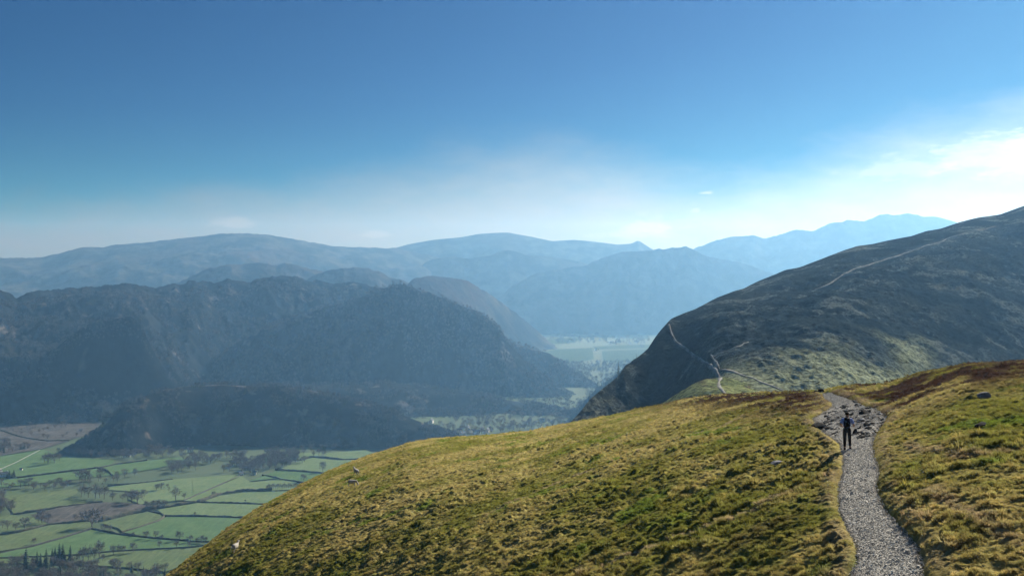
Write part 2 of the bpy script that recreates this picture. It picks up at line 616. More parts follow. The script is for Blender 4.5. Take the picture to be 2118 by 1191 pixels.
fellA = Hill([(-500, 560, 6300), (-200, 540, 6400), (0, 534, 6500), (85, 533, 6500), (99, 529, 6500), (127, 524, 6500), (147, 517, 6500), (170, 512, 6500), (187, 511, 6500),
              (207, 512, 6500), (224, 509, 6500), (244, 506, 6500), (272, 504, 6500), (300, 503, 6500), (334, 498, 6500), (377, 493, 6500), (419, 489, 6500), (453, 484, 6500),
              (504, 483, 6500), (547, 485, 6500), (600, 494, 6550), (650, 502, 6600), (698, 510, 6700), (817, 513, 6900), (900, 530, 7000), (1020, 590, 7000), (1100, 640, 7000)],
             width=1900, p=1.05, back=0.35, noise=rough_noise(75, 900, 21, 0.02, 0.8, (7, 110)), sig=(4, 50))
struct('far_fell', fellA.mesh('far_fell', 520, 110, 12, 900, attrs=FAR), MAT['far_fell'], 'long broad hazy fell on the left skyline', 'fell')
fellB = Hill([(700, 560, 7500), (780, 525, 7500), (817, 513, 7500), (846, 505, 7500), (897, 496, 7500), (953, 491, 7500), (990, 484, 7500), (1020, 482, 7500), (1050, 481, 7500), (1100, 490, 7500),
              (1142, 499, 7500), (1187, 496, 7500), (1230, 500, 7500), (1278, 506, 7500), (1306, 504, 7500), (1312, 501, 7500), (1320, 497, 7500), (1327, 501, 7500), (1331, 504, 7500), (1348, 515, 7500), (1450, 560, 7500), (1520, 600, 7500)],
             width=1100, p=1.15, back=0.4, noise=rough_noise(50, 700, 22, 0.02), sig=(3, 50))
struct('far_fell', fellB.mesh('far_fell', 360, 60, 10, 700, attrs=FAR), MAT['far_fell'], 'pale distant fell with a small pointed peak at its right end', 'fell')
fellD = Hill([(1380, 545, 7250), (1439, 513, 7250), (1482, 497, 7250), (1510, 491, 7250), (1533, 487, 7250), (1546, 489, 7250), (1560, 486, 7250), (1581, 495, 7250), (1615, 485, 7250), (1648, 475, 7250), (1684, 479, 7250),
              (1705, 465, 7250), (1756, 455, 7250), (1787, 459, 7250), (1818, 445, 7250), (1835, 443, 7250), (1852, 446, 7250), (1875, 442, 7250), (1889, 443, 7250), (1912, 448, 7250),
              (1940, 449, 7250), (1977, 459, 7250), (2118, 500, 7250), (2400, 540, 7250)], width=1000, p=1.1, back=0.4, noise=rough_noise(60, 600, 23, 0.02, 0, (9, 120)), sig=(4, 50))
struct('far_fell', fellD.mesh('far_fell', 400, 60, 10, 700, attrs=FAR), MAT['far_fell'], 'palest high rugged range behind the dark right hand fell', 'fell')
fellE = Hill([(780, 640, 6550), (848, 578, 6550), (857, 565, 6550), (880, 542, 6550), (897, 536, 6550), (936, 530, 6550), (965, 535, 6550), (1016, 528, 6550), (1030, 521, 6550), (1050, 517, 6550),
              (1069, 521, 6550), (1089, 528, 6550), (1113, 529, 6550), (1147, 532, 6550), (1198, 541, 6550), (1221, 548, 6550), (1300, 600, 6550)], width=700, p=1.1, noise=rough_noise(35, 400, 24, 0.02), sig=(3, 50))
struct('far_fell', fellE.mesh('far_fell', 300, 60, 10, 500, attrs=FAR), MAT['far_fell'], 'double humped hazy fell at the head of the valley', 'fell')
fellC = Hill([(985, 660, 5900), (1028, 620, 5920), (1062, 590, 5950), (1105, 568, 5980), (1147, 558, 6000), (1184, 552, 6000), (1215, 550, 6000), (1227, 540, 6000), (1255, 531, 6000), (1283, 521, 6000), (1312, 521, 6000),
              (1346, 519, 6000), (1360, 514, 6000), (1371, 517, 6000), (1388, 512, 6000), (1402, 514, 6000), (1418, 508, 6000), (1433, 515, 6000), (1453, 528, 6000), (1538, 545, 6000), (1700, 600, 6000), (1900, 640, 6000)],
             width=460, p=1.05, noise=rough_noise(22, 260, 25, 0.03, 0, (9, 90)), sig=(3, 50))
struct('far_fell', fellC.mesh('far_fell', 400, 70, 10, 500, attrs=FAR), MAT['far_fell'], 'steep hazy fell with a knobbly ridge above the far valley fields', 'fell')
fellF = Hill([(300, 620, 4700), (380, 579, 4700), (402, 568, 4700), (425, 556, 4700), (453, 552, 4700), (473, 545, 4700), (504, 547, 4700), (535, 544, 4700), (572, 548, 4700), (593, 544, 4700), (600, 544, 4700), (625, 552, 4700),
              (636, 552, 4700), (664, 560, 4700), (720, 590, 4700), (780, 620, 4700)], width=700, p=1.15, noise=rough_noise(40, 350, 26, 0.04, 0, (9, 80)), sig=(3, 50))
struct('hill', fellF.mesh('hill', 300, 60, 10, 400, attrs=FAR), MAT['far_fell'], 'blue hump of a hill behind the craggy wooded ridge', 'hill')
fellG2 = Hill([(560, 620, 4400), (656, 565, 4400), (680, 560, 4400), (707, 553, 4400), (755, 554, 4400), (783, 560, 4400), (806, 575, 4400), (829, 577, 4400), (843, 583, 4400), (900, 610, 4400), (960, 650, 4400)],
              width=600, p=1.15, noise=rough_noise(35, 300, 27, 0.04, 0, (7, 80)), sig=(3, 50))
struct('hill', fellG2.mesh('hill', 260, 60, 10, 400, attrs=FAR), MAT['far_fell'], 'rounded blue hill behind the left shoulder of the wooded summit', 'hill')
fellG = Hill([(780, 640, 3900), (847, 585, 4000), (854, 577, 4000), (880, 572, 4050), (897, 570, 4050), (919, 573, 4100), (965, 580, 4150), (982, 590, 4200), (1010, 607, 4250), (1030, 621, 4300), (1067, 647, 4400), (1118, 690, 4600), (1160, 725, 4650)],
             width=[(780, 500), (1000, 450), (1118, 250)], p=1.1, noise=rough_noise(30, 280, 28, 0.03, 0, (6, 70)), sig=(3, 40))
struct('hill', fellG.mesh('hill', 320, 70, 10, 400, attrs=FAR), MAT['far_fell'], 'blue hill sloping down to the far valley fields behind the wooded summit', 'hill')

# ------------------------------------------------------------------ the nearer wooded hills
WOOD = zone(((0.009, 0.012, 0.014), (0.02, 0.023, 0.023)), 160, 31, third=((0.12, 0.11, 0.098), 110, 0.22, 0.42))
ridgeH = Hill([(-500, 640, 2700), (-200, 605, 2700), (0, 602, 2700), (17, 609, 2700), (27, 614, 2720), (34, 618, 2750), (40, 614, 2780), (54, 608, 2800), (85, 603, 2820), (110, 602, 2850), (142, 597, 2880), (161, 599, 2900), (170, 595, 2900), (204, 595, 2920),
               (215, 591, 2950), (266, 588, 2980), (295, 590, 3020), (320, 597, 3050), (360, 588, 3100), (374, 593, 3120), (388, 583, 3150), (402, 580, 3160), (431, 585, 3180), (442, 587, 3180), (465, 582, 3200), (470, 578, 3200),
               (482, 582, 3200), (507, 586, 3200), (513, 587, 3220), (547, 573, 3250), (567, 574, 3250), (596, 572, 3250), (622, 576, 3250), (633, 581, 3260), (659, 582, 3280), (684, 590, 3300), (698, 589, 3300), (732, 585, 3300), (763, 591, 3300),
               (780, 597, 3300), (850, 622, 3300), (950, 670, 3300), (1000, 700, 3300)],
              foot=[(-500, 880, 2110), (0, 880, 2110), (250, 872, 2168), (360, 850, 2340), (470, 815, 2680), (700, 800, 2863), (1000, 795, 2927)], p=1.35, noise=rough_noise(46, 330, 32, 0.05, 0.5, (15, 62)), sig=(2.5, 45))
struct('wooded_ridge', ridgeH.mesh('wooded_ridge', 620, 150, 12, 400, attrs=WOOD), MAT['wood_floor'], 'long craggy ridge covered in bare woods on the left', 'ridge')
cragS = Hill([(60, 790, 2330), (100, 742, 2330), (120, 716, 2330), (160, 684, 2330), (190, 667, 2340), (250, 657, 2350), (270, 651, 2350), (292, 668, 2350), (305, 700, 2350), (330, 750, 2350), (370, 800, 2350)],
             width=[(60, 50), (200, 120), (370, 50)], p=1.2, back=0.7, noise=rough_noise(22, 120, 33, 0.15), sig=(6, 30))
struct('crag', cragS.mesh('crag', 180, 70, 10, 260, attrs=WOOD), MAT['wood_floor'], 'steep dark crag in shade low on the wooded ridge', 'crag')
hillJ = Hill([(980, 670, 3100), (1020, 692, 3100), (1057, 708, 3100), (1077, 713, 3100), (1098, 721, 3100), (1138, 731, 3080), (1165, 748, 3050), (1198, 775, 3000), (1230, 800, 2950), (1270, 830, 2900)],
             width=[(980, 350), (1150, 200), (1270, 60)], p=1.15, noise=rough_noise(18, 150, 34, 0.1), sig=(3, 30))
struct('wooded_spur', hillJ.mesh('wooded_spur', 200, 60, 10, 300, attrs=WOOD), MAT['wood_floor'], 'wooded spur falling right from the big wooded summit', 'spur')
hillK = Hill([(330, 830, 2650), (380, 805, 2680), (430, 775, 2700), (470, 722, 2740), (540, 682, 2770), (613, 656, 2800), (680, 635, 2830), (743, 616, 2850), (760, 606, 2850), (772, 599, 2850), (792, 596, 2850), (800, 597, 2850), (812, 589, 2850), (823, 587, 2850),
              (837, 590, 2850), (862, 597, 2850), (891, 607, 2850), (911, 614, 2850), (939, 627, 2850), (959, 636, 2850), (982, 643, 2850), (999, 653, 2840), (1010, 660, 2830), (1037, 684, 2820), (1060, 720, 2800), (1100, 760, 2770), (1150, 797, 2730), (1210, 832, 2680), (1260, 850, 2600)],
             width=[(330, 50), (470, 165), (800, 245), (1000, 225), (1150, 130), (1260, 50)], p=1.4, back=0.7, noise=rough_noise(34, 240, 35, 0.06, 0.35, (8, 50)), sig=(3, 40))
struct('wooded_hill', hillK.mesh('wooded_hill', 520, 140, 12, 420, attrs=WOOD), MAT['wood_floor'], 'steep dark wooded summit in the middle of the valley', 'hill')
ridgeP = Hill([(430, 838, 2400), (520, 802, 2420), (640, 793, 2450), (728, 797, 2450), (815, 791, 2450), (909, 806, 2450), (1000, 817, 2450), (1100, 836, 2430), (1220, 858, 2380)],
              width=[(430, 100), (700, 260), (1220, 120)], p=1.2, back=0.3, noise=rough_noise(16, 130, 36, 0.2), sig=(6, 40))
struct('wooded_rise', ridgeP.mesh('wooded_rise', 320, 60, 10, 260, attrs=WOOD), MAT['wood_floor'], 'low wooded rise with pale bracken at the foot of the big summit', 'hill')
spurQ = Hill([(1170, 872, 2200), (1230, 806, 2250), (1270, 777, 2300), (1320, 738, 2350), (1360, 703, 2400), (1420, 672, 2450), (1520, 650, 2500), (1640, 640, 2500)], width=[(1170, 40), (1300, 220), (1640, 300)], p=1.15,
             noise=rough_noise(12, 140, 37, 0.1), sig=(4, 30))
struct('wooded_spur', spurQ.mesh('wooded_spur', 160, 50, 10, 300, attrs=WOOD), MAT['wood_floor'], 'hazy blue slope just left of the dark right hand fell', 'spur')
KNOLL0 = zone(((0.009, 0.012, 0.014), (0.02, 0.023, 0.023)), 90, 38, third=((0.11, 0.098, 0.085), 45, 0.16, 0.36))
knoll = Hill([(80, 975, 1870), (125, 945, 1870), (158, 922, 1870), (189, 899, 1870), (212, 883, 1855), (230, 866, 1855), (238, 852, 1865), (257, 838, 1875), (280, 826, 1905), (313, 813, 1955), (340, 805, 1985), (389, 798, 2015), (446, 796, 2025), (506, 798, 2025), (529, 800, 2005),
              (578, 798, 2005), (604, 803, 2005), (661, 810, 2005), (730, 826, 1985), (800, 845, 1955), (870, 872, 1905), (950, 905, 1870), (1010, 930, 1820)],
             width=[(80, 25), (200, 90), (300, 140), (560, 165), (800, 130), (1010, 40)], p=1.9, back=0.3, noise=rough_noise(12, 90, 39, 0.12), sig=(4, 30))


def knoll_tint(X, Y, Z):
    d = KNOLL0(X, Y, Z)
    c = d['tint'][1]
    t, u = knoll.t(X, Y)[:2]
    k = sstep(fbm(X / 45, Y / 30, 4, 59) + 0.25, 0.05, 0.3) * (1 - sstep(t, 0.02, 0.14)) * sstep(u, 300, 400) * (1 - sstep(u, 560, 700))
    c[..., :3] += (np.array((0.2, 0.17, 0.145)) - c[..., :3]) * k[..., None]
    return d


struct('wooded_knoll', knoll.mesh('wooded_knoll', 380, 110, 10, 260, attrs=knoll_tint), MAT['wood_floor'], 'low wooded knoll with a bracken top above the green fields', 'knoll')


# ------------------------------------------------------------------ the dark fell on the right
TRACKS = []


def m_noise(X, Y, t):
    e = 0.04 + 0.96 * sstep(np.abs(t), 0.0, 0.25)
    for tr_ in TRACKS:      # the tracks have worn the ground smooth
        e = e * (0.22 + 0.78 * sstep(poly_dist(X, Y, tr_, 1), 2.5, 14.0))
    n = 6.5 * fbm(X / 95, Y / 110, 4, 41) + 3.0 * (0.35 - np.abs(fbm(X / 42, Y / 42, 4, 42)) * 2) + 1.6 * (0.35 - np.abs(fbm(X / 14, Y / 14, 3, 57)) * 2)
    return e * n + (0.1 + 0.9 * e) * 1.1 * fbm(X / 7, Y / 7, 4, 43, 0.65)


fellM = Hill([(560, 1500, 300), (800, 1230, 380), (900, 1140, 410), (1000, 1050, 440), (1100, 955, 480), (1150, 903, 505), (1176, 876, 520), (1195, 857, 530), (1219, 826, 545), (1248, 801, 560), (1274, 783, 578), (1287, 767, 585), (1309, 747, 600), (1340, 722, 620), (1354, 699, 630), (1367, 682, 640),
              (1378, 670, 648), (1388, 659, 655), (1414, 648, 672), (1436, 640, 690), (1453, 631, 705), (1482, 616, 740), (1518, 602, 780), (1538, 597, 800), (1567, 582, 830), (1600, 569, 860), (1623, 559, 860), (1654, 553, 875), (1688, 540, 890), (1716, 529, 900), (1745, 518, 910),
              (1773, 509, 920), (1804, 505, 930), (1844, 496, 945), (1886, 488, 958), (1915, 478, 967), (1946, 473, 977), (1983, 460, 988), (2022, 450, 1000), (2068, 444, 1015), (2107, 430, 1027), (2118, 426, 1030), (2300, 380, 1090), (2600, 350, 1150)],
             foot=[(560, 1600, 270), (900, 1190, 370), (1100, 990, 450), (1176, 905, 495), (1300, 880, 545), (1390, 840, 560), (1450, 815, 480), (1490, 818, 400), (1600, 822, 395), (1750, 815, 420), (1850, 812, 455), (1950, 800, 500), (2050, 790, 545), (2118, 785, 575), (2300, 780, 640), (2600, 780, 720)],
             p=1.12, back=0.45, noise=m_noise, sig=(3, 26))


def poly_dist(X, Y, E, step=3):
    """distance to a polyline"""
    X, Y = np.asarray(X, float), np.asarray(Y, float)
    x, y = X.ravel(), Y.ravel()
    best = np.full(x.shape, 1e9)
    P = E[::step]
    for a, b in zip(P[:-1], P[1:]):
        d = b - a
        tt = np.clip(((x - a[0]) * d[0] + (y - a[1]) * d[1]) / (d @ d), 0, 1)
        best = np.minimum(best, np.hypot(x - a[0] - tt * d[0], y - a[1] - tt * d[1]))
    return best.reshape(X.shape)


def on_fell(pp):
    r = []
    for u, v in pp:
        Y = float(fellM.invert(u, v - HOR))
        r.append(((u - UC) / FPX * Y, Y))
    return r


T_MAIN = on_fell([(1488, 782), (1480, 767), (1467, 756), (1446, 740), (1420, 722), (1398, 709), (1389, 693), (1383, 671)])
T_HIGH = on_fell([(1685, 598), (1716, 586), (1739, 572), (1762, 559), (1804, 546), (1835, 536), (1886, 519), (1926, 506), (1951, 499), (1957, 494), (2022, 477), (2060, 468)])
T_DOWN = on_fell([(1491, 766), (1533, 777), (1573, 791), (1610, 806), (1640, 815)])
TRACKS += [np.array(q_) for q_ in (T_MAIN, T_HIGH, T_DOWN)]


def m_tint(X, Y, Z):
    t, u, vs, Ys, vf, Yf = fellM.t(X, Y)
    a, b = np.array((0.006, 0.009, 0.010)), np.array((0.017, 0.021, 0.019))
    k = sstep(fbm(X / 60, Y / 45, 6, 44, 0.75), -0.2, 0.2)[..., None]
    c = a + (b - a) * k
    # pale grass in streaks along the sheep walks, and grass on the saddle
    s1 = sstep(fbm(X / 48 + 0.5 * fbm(X / 30, Y / 30, 3, 58), Y / 48, 6, 45, 0.78), 0.06, 0.24)[..., None]
    c = c + (np.array((0.09, 0.10, 0.085)) - c) * s1 * 0.7
    g = sstep(t + 0.28 * fbm(X / 50, Y / 50, 4, 46), 0.62, 0.9) * sstep(u, 1450, 1500) * (1 - sstep(u, 1880, 1960))
    c = c + (np.array((0.155, 0.17, 0.10)) - c) * g[..., None]
    return {'tint': ('FLOAT_COLOR', np.concatenate([c, np.ones_like(c[..., :1])], -1))}


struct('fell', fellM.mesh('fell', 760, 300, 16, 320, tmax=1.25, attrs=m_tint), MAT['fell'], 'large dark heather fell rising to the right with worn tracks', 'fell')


def sh_noise(X, Y, t):
    return 0.9 * fbm(X / 22, Y / 22, 4, 47) + 0.3 * fbm(X / 4, Y / 4, 3, 48)


shoulder = Hill([(1290, 880, 425), (1340, 846, 420), (1370, 834, 418), (1400, 813, 418), (1430, 796, 420), (1460, 785, 424), (1500, 781, 430), (1540, 790, 430), (1600, 806, 425), (1680, 830, 420)],
                foot=[(1290, 960, 390), (1400, 900, 370), (1500, 860, 350), (1680, 860, 350)], p=1.3, back=0.55, noise=sh_noise, sig=(5, 30))
struct('grassy_shoulder', shoulder.mesh('grassy_shoulder', 260, 90, 12, 60, attrs=zone(((0.085, 0.1, 0.04), (0.15, 0.165, 0.065)), 14, 49, third=((0.07, 0.06, 0.04), 9, 0.2, 0.45))),
       MAT['fell'], 'small green shoulder on the saddle below the dark fell', 'slope')


def strip(name, P, width, zfun, lift, mat, label, cat, step=2.0, wig=0.55):
    """a worn track laid on the slope: P world (x, y) points, width in m"""
    P = np.array(P)[:, :2]
    d = np.r_[0, np.cumsum(np.hypot(*np.diff(P, axis=0).T))]
    s = np.arange(0, d[-1], step)
    x, y = np.interp(s, d, P[:, 0]), np.interp(s, d, P[:, 1])
    k = np.ones(5) / 5
    if len(x) > 8:
        x[2:-2], y[2:-2] = np.convolve(x, k, 'valid'), np.convolve(y, k, 'valid')
    tx, ty = np.gradient(x), np.gradient(y)
    n = np.hypot(tx, ty)
    nx, ny = -ty / n, tx / n
    wd = width * (1 + wig * 2 * fbm(s / 12, s * 0 + width, 3, 51))
    q = np.linspace(-0.5, 0.5, 5)[None]
    X, Y = x[:, None] + nx[:, None] * q * wd[:, None], y[:, None] + ny[:, None] * q * wd[:, None]
    Z = zfun(X, Y) + lift
    Z[:, 0] -= 2 * lift
    Z[:, -1] -= 2 * lift
    return struct(name, np_mesh(name, np.stack([X, Y, Z], -1), grid_faces(*X.shape)[:, ::-1], True), mat, label, cat)


strip('path', T_MAIN, 1.6, fellM.z, 0.55, MAT['pale_track'], 'pale path climbing the left end of the dark fell', 'path')
strip('path', on_fell([(1488, 764), (1479, 748), (1470, 732)]), 1.3, fellM.z, 0.25, MAT['dirt_track'], 'short worn branch beside the main path on the dark fell', 'path')
strip('path', on_fell([(1476, 737), (1490, 730), (1520, 719), (1549, 709)]), 1.5, fellM.z, 0.25, MAT['dirt_track'], 'short slanting track right of the main fell path', 'path')
strip('path', T_DOWN, 1.4, fellM.z, 0.25, MAT['dirt_track'], 'track slanting right down the grassy saddle', 'path')
strip('path', T_HIGH, 1.3, fellM.z, 0.3, MAT['faint_track'], 'long thin track high across the dark fell', 'path')
sp = []
for u, v in [(1506, 822), (1498, 813), (1488, 802), (1486, 793), (1490, 784)]:
    Y = float(shoulder.invert(u, v - HOR))
    sp.append(((u - UC) / FPX * Y, Y))
strip('path', sp, 1.9, shoulder.z, 0.25, MAT['dirt_track'], 'short pale path over the small green shoulder', 'path', step=1.0)


# ------------------------------------------------------------------ foreground hillside
def domes(X, Y, cell, seed, fill):
    """mounds scattered one to a cell, some cells empty: height 0..1"""
    x, y = X / cell, Y / cell
    xi, yi = np.floor(x).astype(np.int64), np.floor(y).astype(np.int64)
    best = np.zeros(x.shape)
    for a in (-1, 0, 1):
        for b in (-1, 0, 1):
            cx, cy = xi + a, yi + b
            hsh = _P[(_P[(_P[(cx + seed * 131) & 4095] + cy) & 4095] + seed) & 4095]
            jx, jy = (hsh & 63) / 63.0, ((hsh >> 6) & 63) / 63.0
            h2 = _P[(hsh + 977) & 4095] / 4095.0
            rad = 0.38 + 0.5 * _P[(hsh + 1531) & 4095] / 4095.0
            d2 = ((x - cx - jx) ** 2 + (y - cy - jy) ** 2) / rad ** 2
            hh = np.where(h2 < fill, (0.45 + 0.55 * h2 / fill), 0.0) * np.sqrt(np.clip(1 - d2, 0, 1))
            best = np.maximum(best, hh)
    return best


def tussock(X, Y):
    wx, wy = 0.22 * pn(X / 0.5, Y / 0.5, 62), 0.22 * pn(X / 0.5, Y / 0.5, 63)
    return 0.165 * domes(X + wx, Y + wy, 0.5, 1, 0.5) + 0.11 * domes(X - wy, Y + wx, 0.27, 2, 0.65)


def fg_noise(X, Y, t):
    hum = 0.20 * fbm(X / 5.5, Y / 6.5, 3, 61)
    # tussocks: shaggy mounds with hollows between
    am = (0.6 + 0.6 * sstep(fbm(X / 9, Y / 9, 3, 65), -0.3, 0.4)) * (0.7 + 0.5 * sstep(fbm(X / 2.8, Y / 2.8, 3, 67), -0.3, 0.35))
    zb = fg.z(X, Y, False)
    ter = sstep(fbm(X / 12, Y / 12, 3, 68), -0.25, 0.25) * (1 - sstep(X, 8, 14))
    ter = ter * 0.06 * np.sin(2 * np.pi * zb / 0.75 + 5.0 * fbm(X / 5, Y / 5, 3, 69))
    am = am * (1 - 0.4 * sstep(X * 47 / Y, 17, 19.5))
    return hum + ter + am * tussock(X, Y) + 0.05 * pn(X / 0.3, Y / 0.3, 64)


FG_S = [(-400, 1700, 90), (0, 1480, 105), (200, 1320, 118), (345, 1191, 130), (420, 1131, 140), (480, 1086, 150), (560, 1036, 160), (640, 992, 172), (700, 966, 180), (770, 939, 188), (850, 915, 192), (900, 907, 192), (1000, 901, 188), (1100, 891, 180), (1180, 875, 172), (1280, 856, 162),
        (1400, 829, 146), (1500, 816, 130), (1600, 812, 112), (1693, 810, 97), (1709, 806, 96), (1742, 799, 97), (1790, 797, 98), (1824, 796, 97), (1854, 789, 94), (1895, 776, 89), (1936, 766, 85), (2004, 751, 80), (2059, 749, 77), (2118, 744, 75), (2300, 725, 70), (2600, 715, 66)]
FG_F = [(-400, 1191 + 700, 80), (0, 1191 + 380, 92), (200, 1191 + 210, 100), (345, 1191 + 90, 108), (480, 1191, 100), (700, 1191, 80), (1000, 1191, 58), (1400, 1191, 42), (1600, 1191, 36), (1840, 1191, 31.5), (1960, 1191, 29.5), (2118, 1191, 28), (2600, 1191, 26)]
FG_S = [(a, b, c * 0.91) for a, b, c in FG_S]
FG_F = [(a, b, c * 0.91) for a, b, c in FG_F]
fg = Hill(FG_S, foot=FG_F, p=1.35, noise=None, curv=260.0, sig=(7, 60))

PATH_L = [(1745, 1260), (1748, 1205), (1752, 1191), (1771, 1156), (1766, 1117), (1747, 1086), (1734, 1056), (1731, 1024), (1733, 1000), (1741, 972), (1742, 942), (1736, 917), (1720, 904), (1700, 893), (1688, 876), (1678, 863), (1704, 849), (1722, 841), (1720, 830), (1706, 824), (1702, 816), (1700, 812)]
PATH_R = [(1925, 1260), (1918, 1205), (1914, 1191), (1911, 1159), (1903, 1130), (1881, 1105), (1862, 1081), (1837, 1056), (1819, 1024), (1813, 1000), (1821, 972), (1809, 942), (1806, 917), (1810, 901), (1828, 872), (1836, 861), (1812, 843), (1790, 839), (1768, 829), (1745, 820), (1726, 815), (1718, 811)]


def fg_pt(u, v):
    Y = float(fg.invert(u, v - HOR))
    return (u - UC) / FPX * Y, Y


def resample(pp, n):
    pp = np.array([fg_pt(*q) for q in pp])
    d = np.r_[0, np.cumsum(np.hypot(*np.diff(pp, axis=0).T))]
    s = np.linspace(0, d[-1], n)
    r = np.stack([np.interp(s, d, pp[:, 0]), np.interp(s, d, pp[:, 1])], -1)
    k = np.array([1, 2, 3, 2, 1]) / 9
    for c in (0, 1):
        r[2:-2, c] = np.convolve(r[:, c], k, 'valid')
    return r


NPATH = 260
TRODS = [np.array([fg_pt(*q_) for q_ in l_]) for l_ in ([(1925, 1010), (1975, 1052), (2035, 1080), (2075, 1104), (2130, 1125)], [(1845, 905), (1900, 930), (1990, 945), (2118, 930)], [(1620, 830), (1500, 880), (1330, 935), (1150, 1000), (960, 1090)], [(1700, 990), (1560, 1060), (1400, 1110), (1200, 1191)])]
EL, ER = resample(PATH_L, NPATH), resample(PATH_R, NPATH)




def inside_path(X, Y):
    poly = np.vstack([EL[::2], ER[::-2]])
    ins = np.zeros(X.shape, bool)
    n = len(poly)
    j = n - 1
    for i in range(n):
        xi, yi = poly[i]
        xj, yj = poly[j]
        cond = ((yi > Y) != (yj > Y)) & (X < (xj - xi) * (Y - yi) / (yj - yi + 1e-12) + xi)
        ins ^= cond
        j = i
    return ins


def path_sd(X, Y):
    """signed distance to the path edge, negative inside; far away a large number"""
    X, Y = np.asarray(X, float), np.asarray(Y, float)
    out = np.full(X.shape, 50.0)
    near = (X > 3) & (X < 60) & (Y < 130)
    if near.any():
        x, y = X[near], Y[near]
        d = np.minimum(poly_dist(x, y, EL), poly_dist(x, y, ER))
        out[near] = np.where(inside_path(x, y), -d, d)
    return out


def ground_z(X, Y, sd=None):
    X, Y = np.asarray(X, float), np.asarray(Y, float)
    sd = path_sd(X, Y) if sd is None else sd
    nz = fg_noise(X, Y, None)
    lip = sstep(sd, -0.05, 0.55)
    # ground cut away under the path, a low bank along its edge
    return fg.z(X, Y) + nz * lip - 0.16 * (1 - sstep(sd, -0.25, 0.2)) + 0.07 * np.exp(-((sd - 0.35) / 0.3) ** 2)


def fg_tint(X, Y, sd=None):
    X, Y = np.asarray(X, float), np.asarray(Y, float)
    sd = path_sd(X, Y) if sd is None else sd
    u = UC + FPX * X / Y
    green, moss, straw, brown, heath = (np.array(c) for c in ((0.185, 0.185, 0.04), (0.13, 0.18, 0.028), (0.36, 0.30, 0.11), (0.16, 0.12, 0.055), (0.05, 0.03, 0.022)))
    n1 = fbm(X / 14, Y / 16, 5, 71, 0.6)
    n2 = fbm(X / 2.6, Y / 2.8, 4, 72, 0.6)
    n3 = fbm(X / 7, Y / 7, 4, 73, 0.6)
    left = 1 - sstep(u, 1450, 1800)
    k = sstep(n1 + 0.5 * n2 + 0.10 * left, -0.28, 0.34)[..., None]
    c = green + (straw - green) * k
    k = sstep(n3 + 0.35 * n2, 0.16, 0.42)[..., None]
    c = c + (moss - c) * k * 0.9
    k = sstep(fbm(X / 9, Y / 9, 5, 74, 0.65), 0.2, 0.5)[..., None]
    c = c + (brown - c) * k * 0.55
    # heather on the right hand mound
    hx = sstep(X, 14, 22) * sstep(Y + 0.25 * (X - 20), 47, 60) * sstep(n3 + 0.5 * n2 + 0.16, -0.25, 0.2) * (1 - 0.75 * sstep(fbm(X / 8, Y / 3.2, 4, 75), 0.12, 0.35))
    c = c + (heath - c) * hx[..., None]
    # narrow sheep trods
    for tr_ in TRODS:
        d_ = poly_dist(X, Y, tr_, 1) + 0.25 * fbm(X / 1.2, Y / 1.2, 3, 78)
        k = ((1 - sstep(d_, 0.12, 0.42)) * sstep(fbm(X / 3, Y / 3, 3, 79), -0.45, 0.0))[..., None]
        c = c + (np.array((0.33, 0.26, 0.15)) - c) * k * 0.75
    # worn dry grass beside the path
    k = (np.exp(-((sd - 0.35) / 0.45) ** 2) * (sd > 0) * sstep(n2, -0.4, 0.3))[..., None]
    c = c + (np.array((0.27, 0.21, 0.12)) - c) * k * 0.75
    # dark peaty earth bare under the path and along the far left edge
    k = (1 - sstep(sd, -0.2, 0.12))[..., None]
    c = c + (np.array((0.09, 0.075, 0.055)) - c) * k
    return c


us = np.linspace(-260, 2400, 1180)
vs, Ys, vf, Yf = fg.par(us)
tt = np.concatenate([np.linspace(1.9, 1.06, 30), np.linspace(1.05, 0.0, 500)])[:, None]
Yg = np.vstack([1 / (1 / Ys + tt * (1 / Yf - 1 / Ys)), Ys + (np.linspace(0, 1, 31)[1:, None] ** 1.6) * 110])
Xg = (us - UC) / FPX * Yg
sdg = path_sd(Xg, Yg)
Zg = ground_z(Xg, Yg, sdg)
cg = fg_tint(Xg, Yg, sdg)
struct('hillside', np_mesh('hillside', np.stack([Xg, Yg, Zg], -1), grid_faces(*Xg.shape), True, {'tint': ('FLOAT_COLOR', np.concatenate([cg, np.ones_like(cg[..., :1])], -1))}),
       MAT['turf'], 'rough tussocky grass hillside in the foreground', 'hillside')

# the stony path
q = np.linspace(0, 1, 44)[None, :, None]
PV = EL[:, None] * (1 - q) + ER[:, None] * q
edge = np.minimum(q, 1 - q)[..., 0]
PXg, PYg = PV[..., 0], PV[..., 1]


def path_z(X, Y):
    return fg.z(X, Y) - 0.055 + 0.05 * fbm(X / 1.3, Y / 1.3, 4, 81) + 0.03 * fbm(X / 0.3, Y / 0.3, 3, 82)


PZ = path_z(PXg, PYg) - 0.06 * (1 - sstep(edge, 0, 0.06))
pu, pv_ = UC + FPX * PXg / PYg, HOR + FPX * (CAMZ - PZ) / PYg
bedr = np.exp(-((pu - 1772) / 60) ** 2 - ((pv_ - 864) / 24) ** 2)
path = struct('path', np_mesh('path', np.stack([PXg, PYg, PZ], -1), grid_faces(*PXg.shape)[:, ::-1], True, {'edge': ('FLOAT', np.broadcast_to(edge, PXg.shape).ravel()), 'bedrock': ('FLOAT', bedr.ravel())}), MAT['path'], 'pale gravel path with dark bedrock winding up the near hillside', 'path')


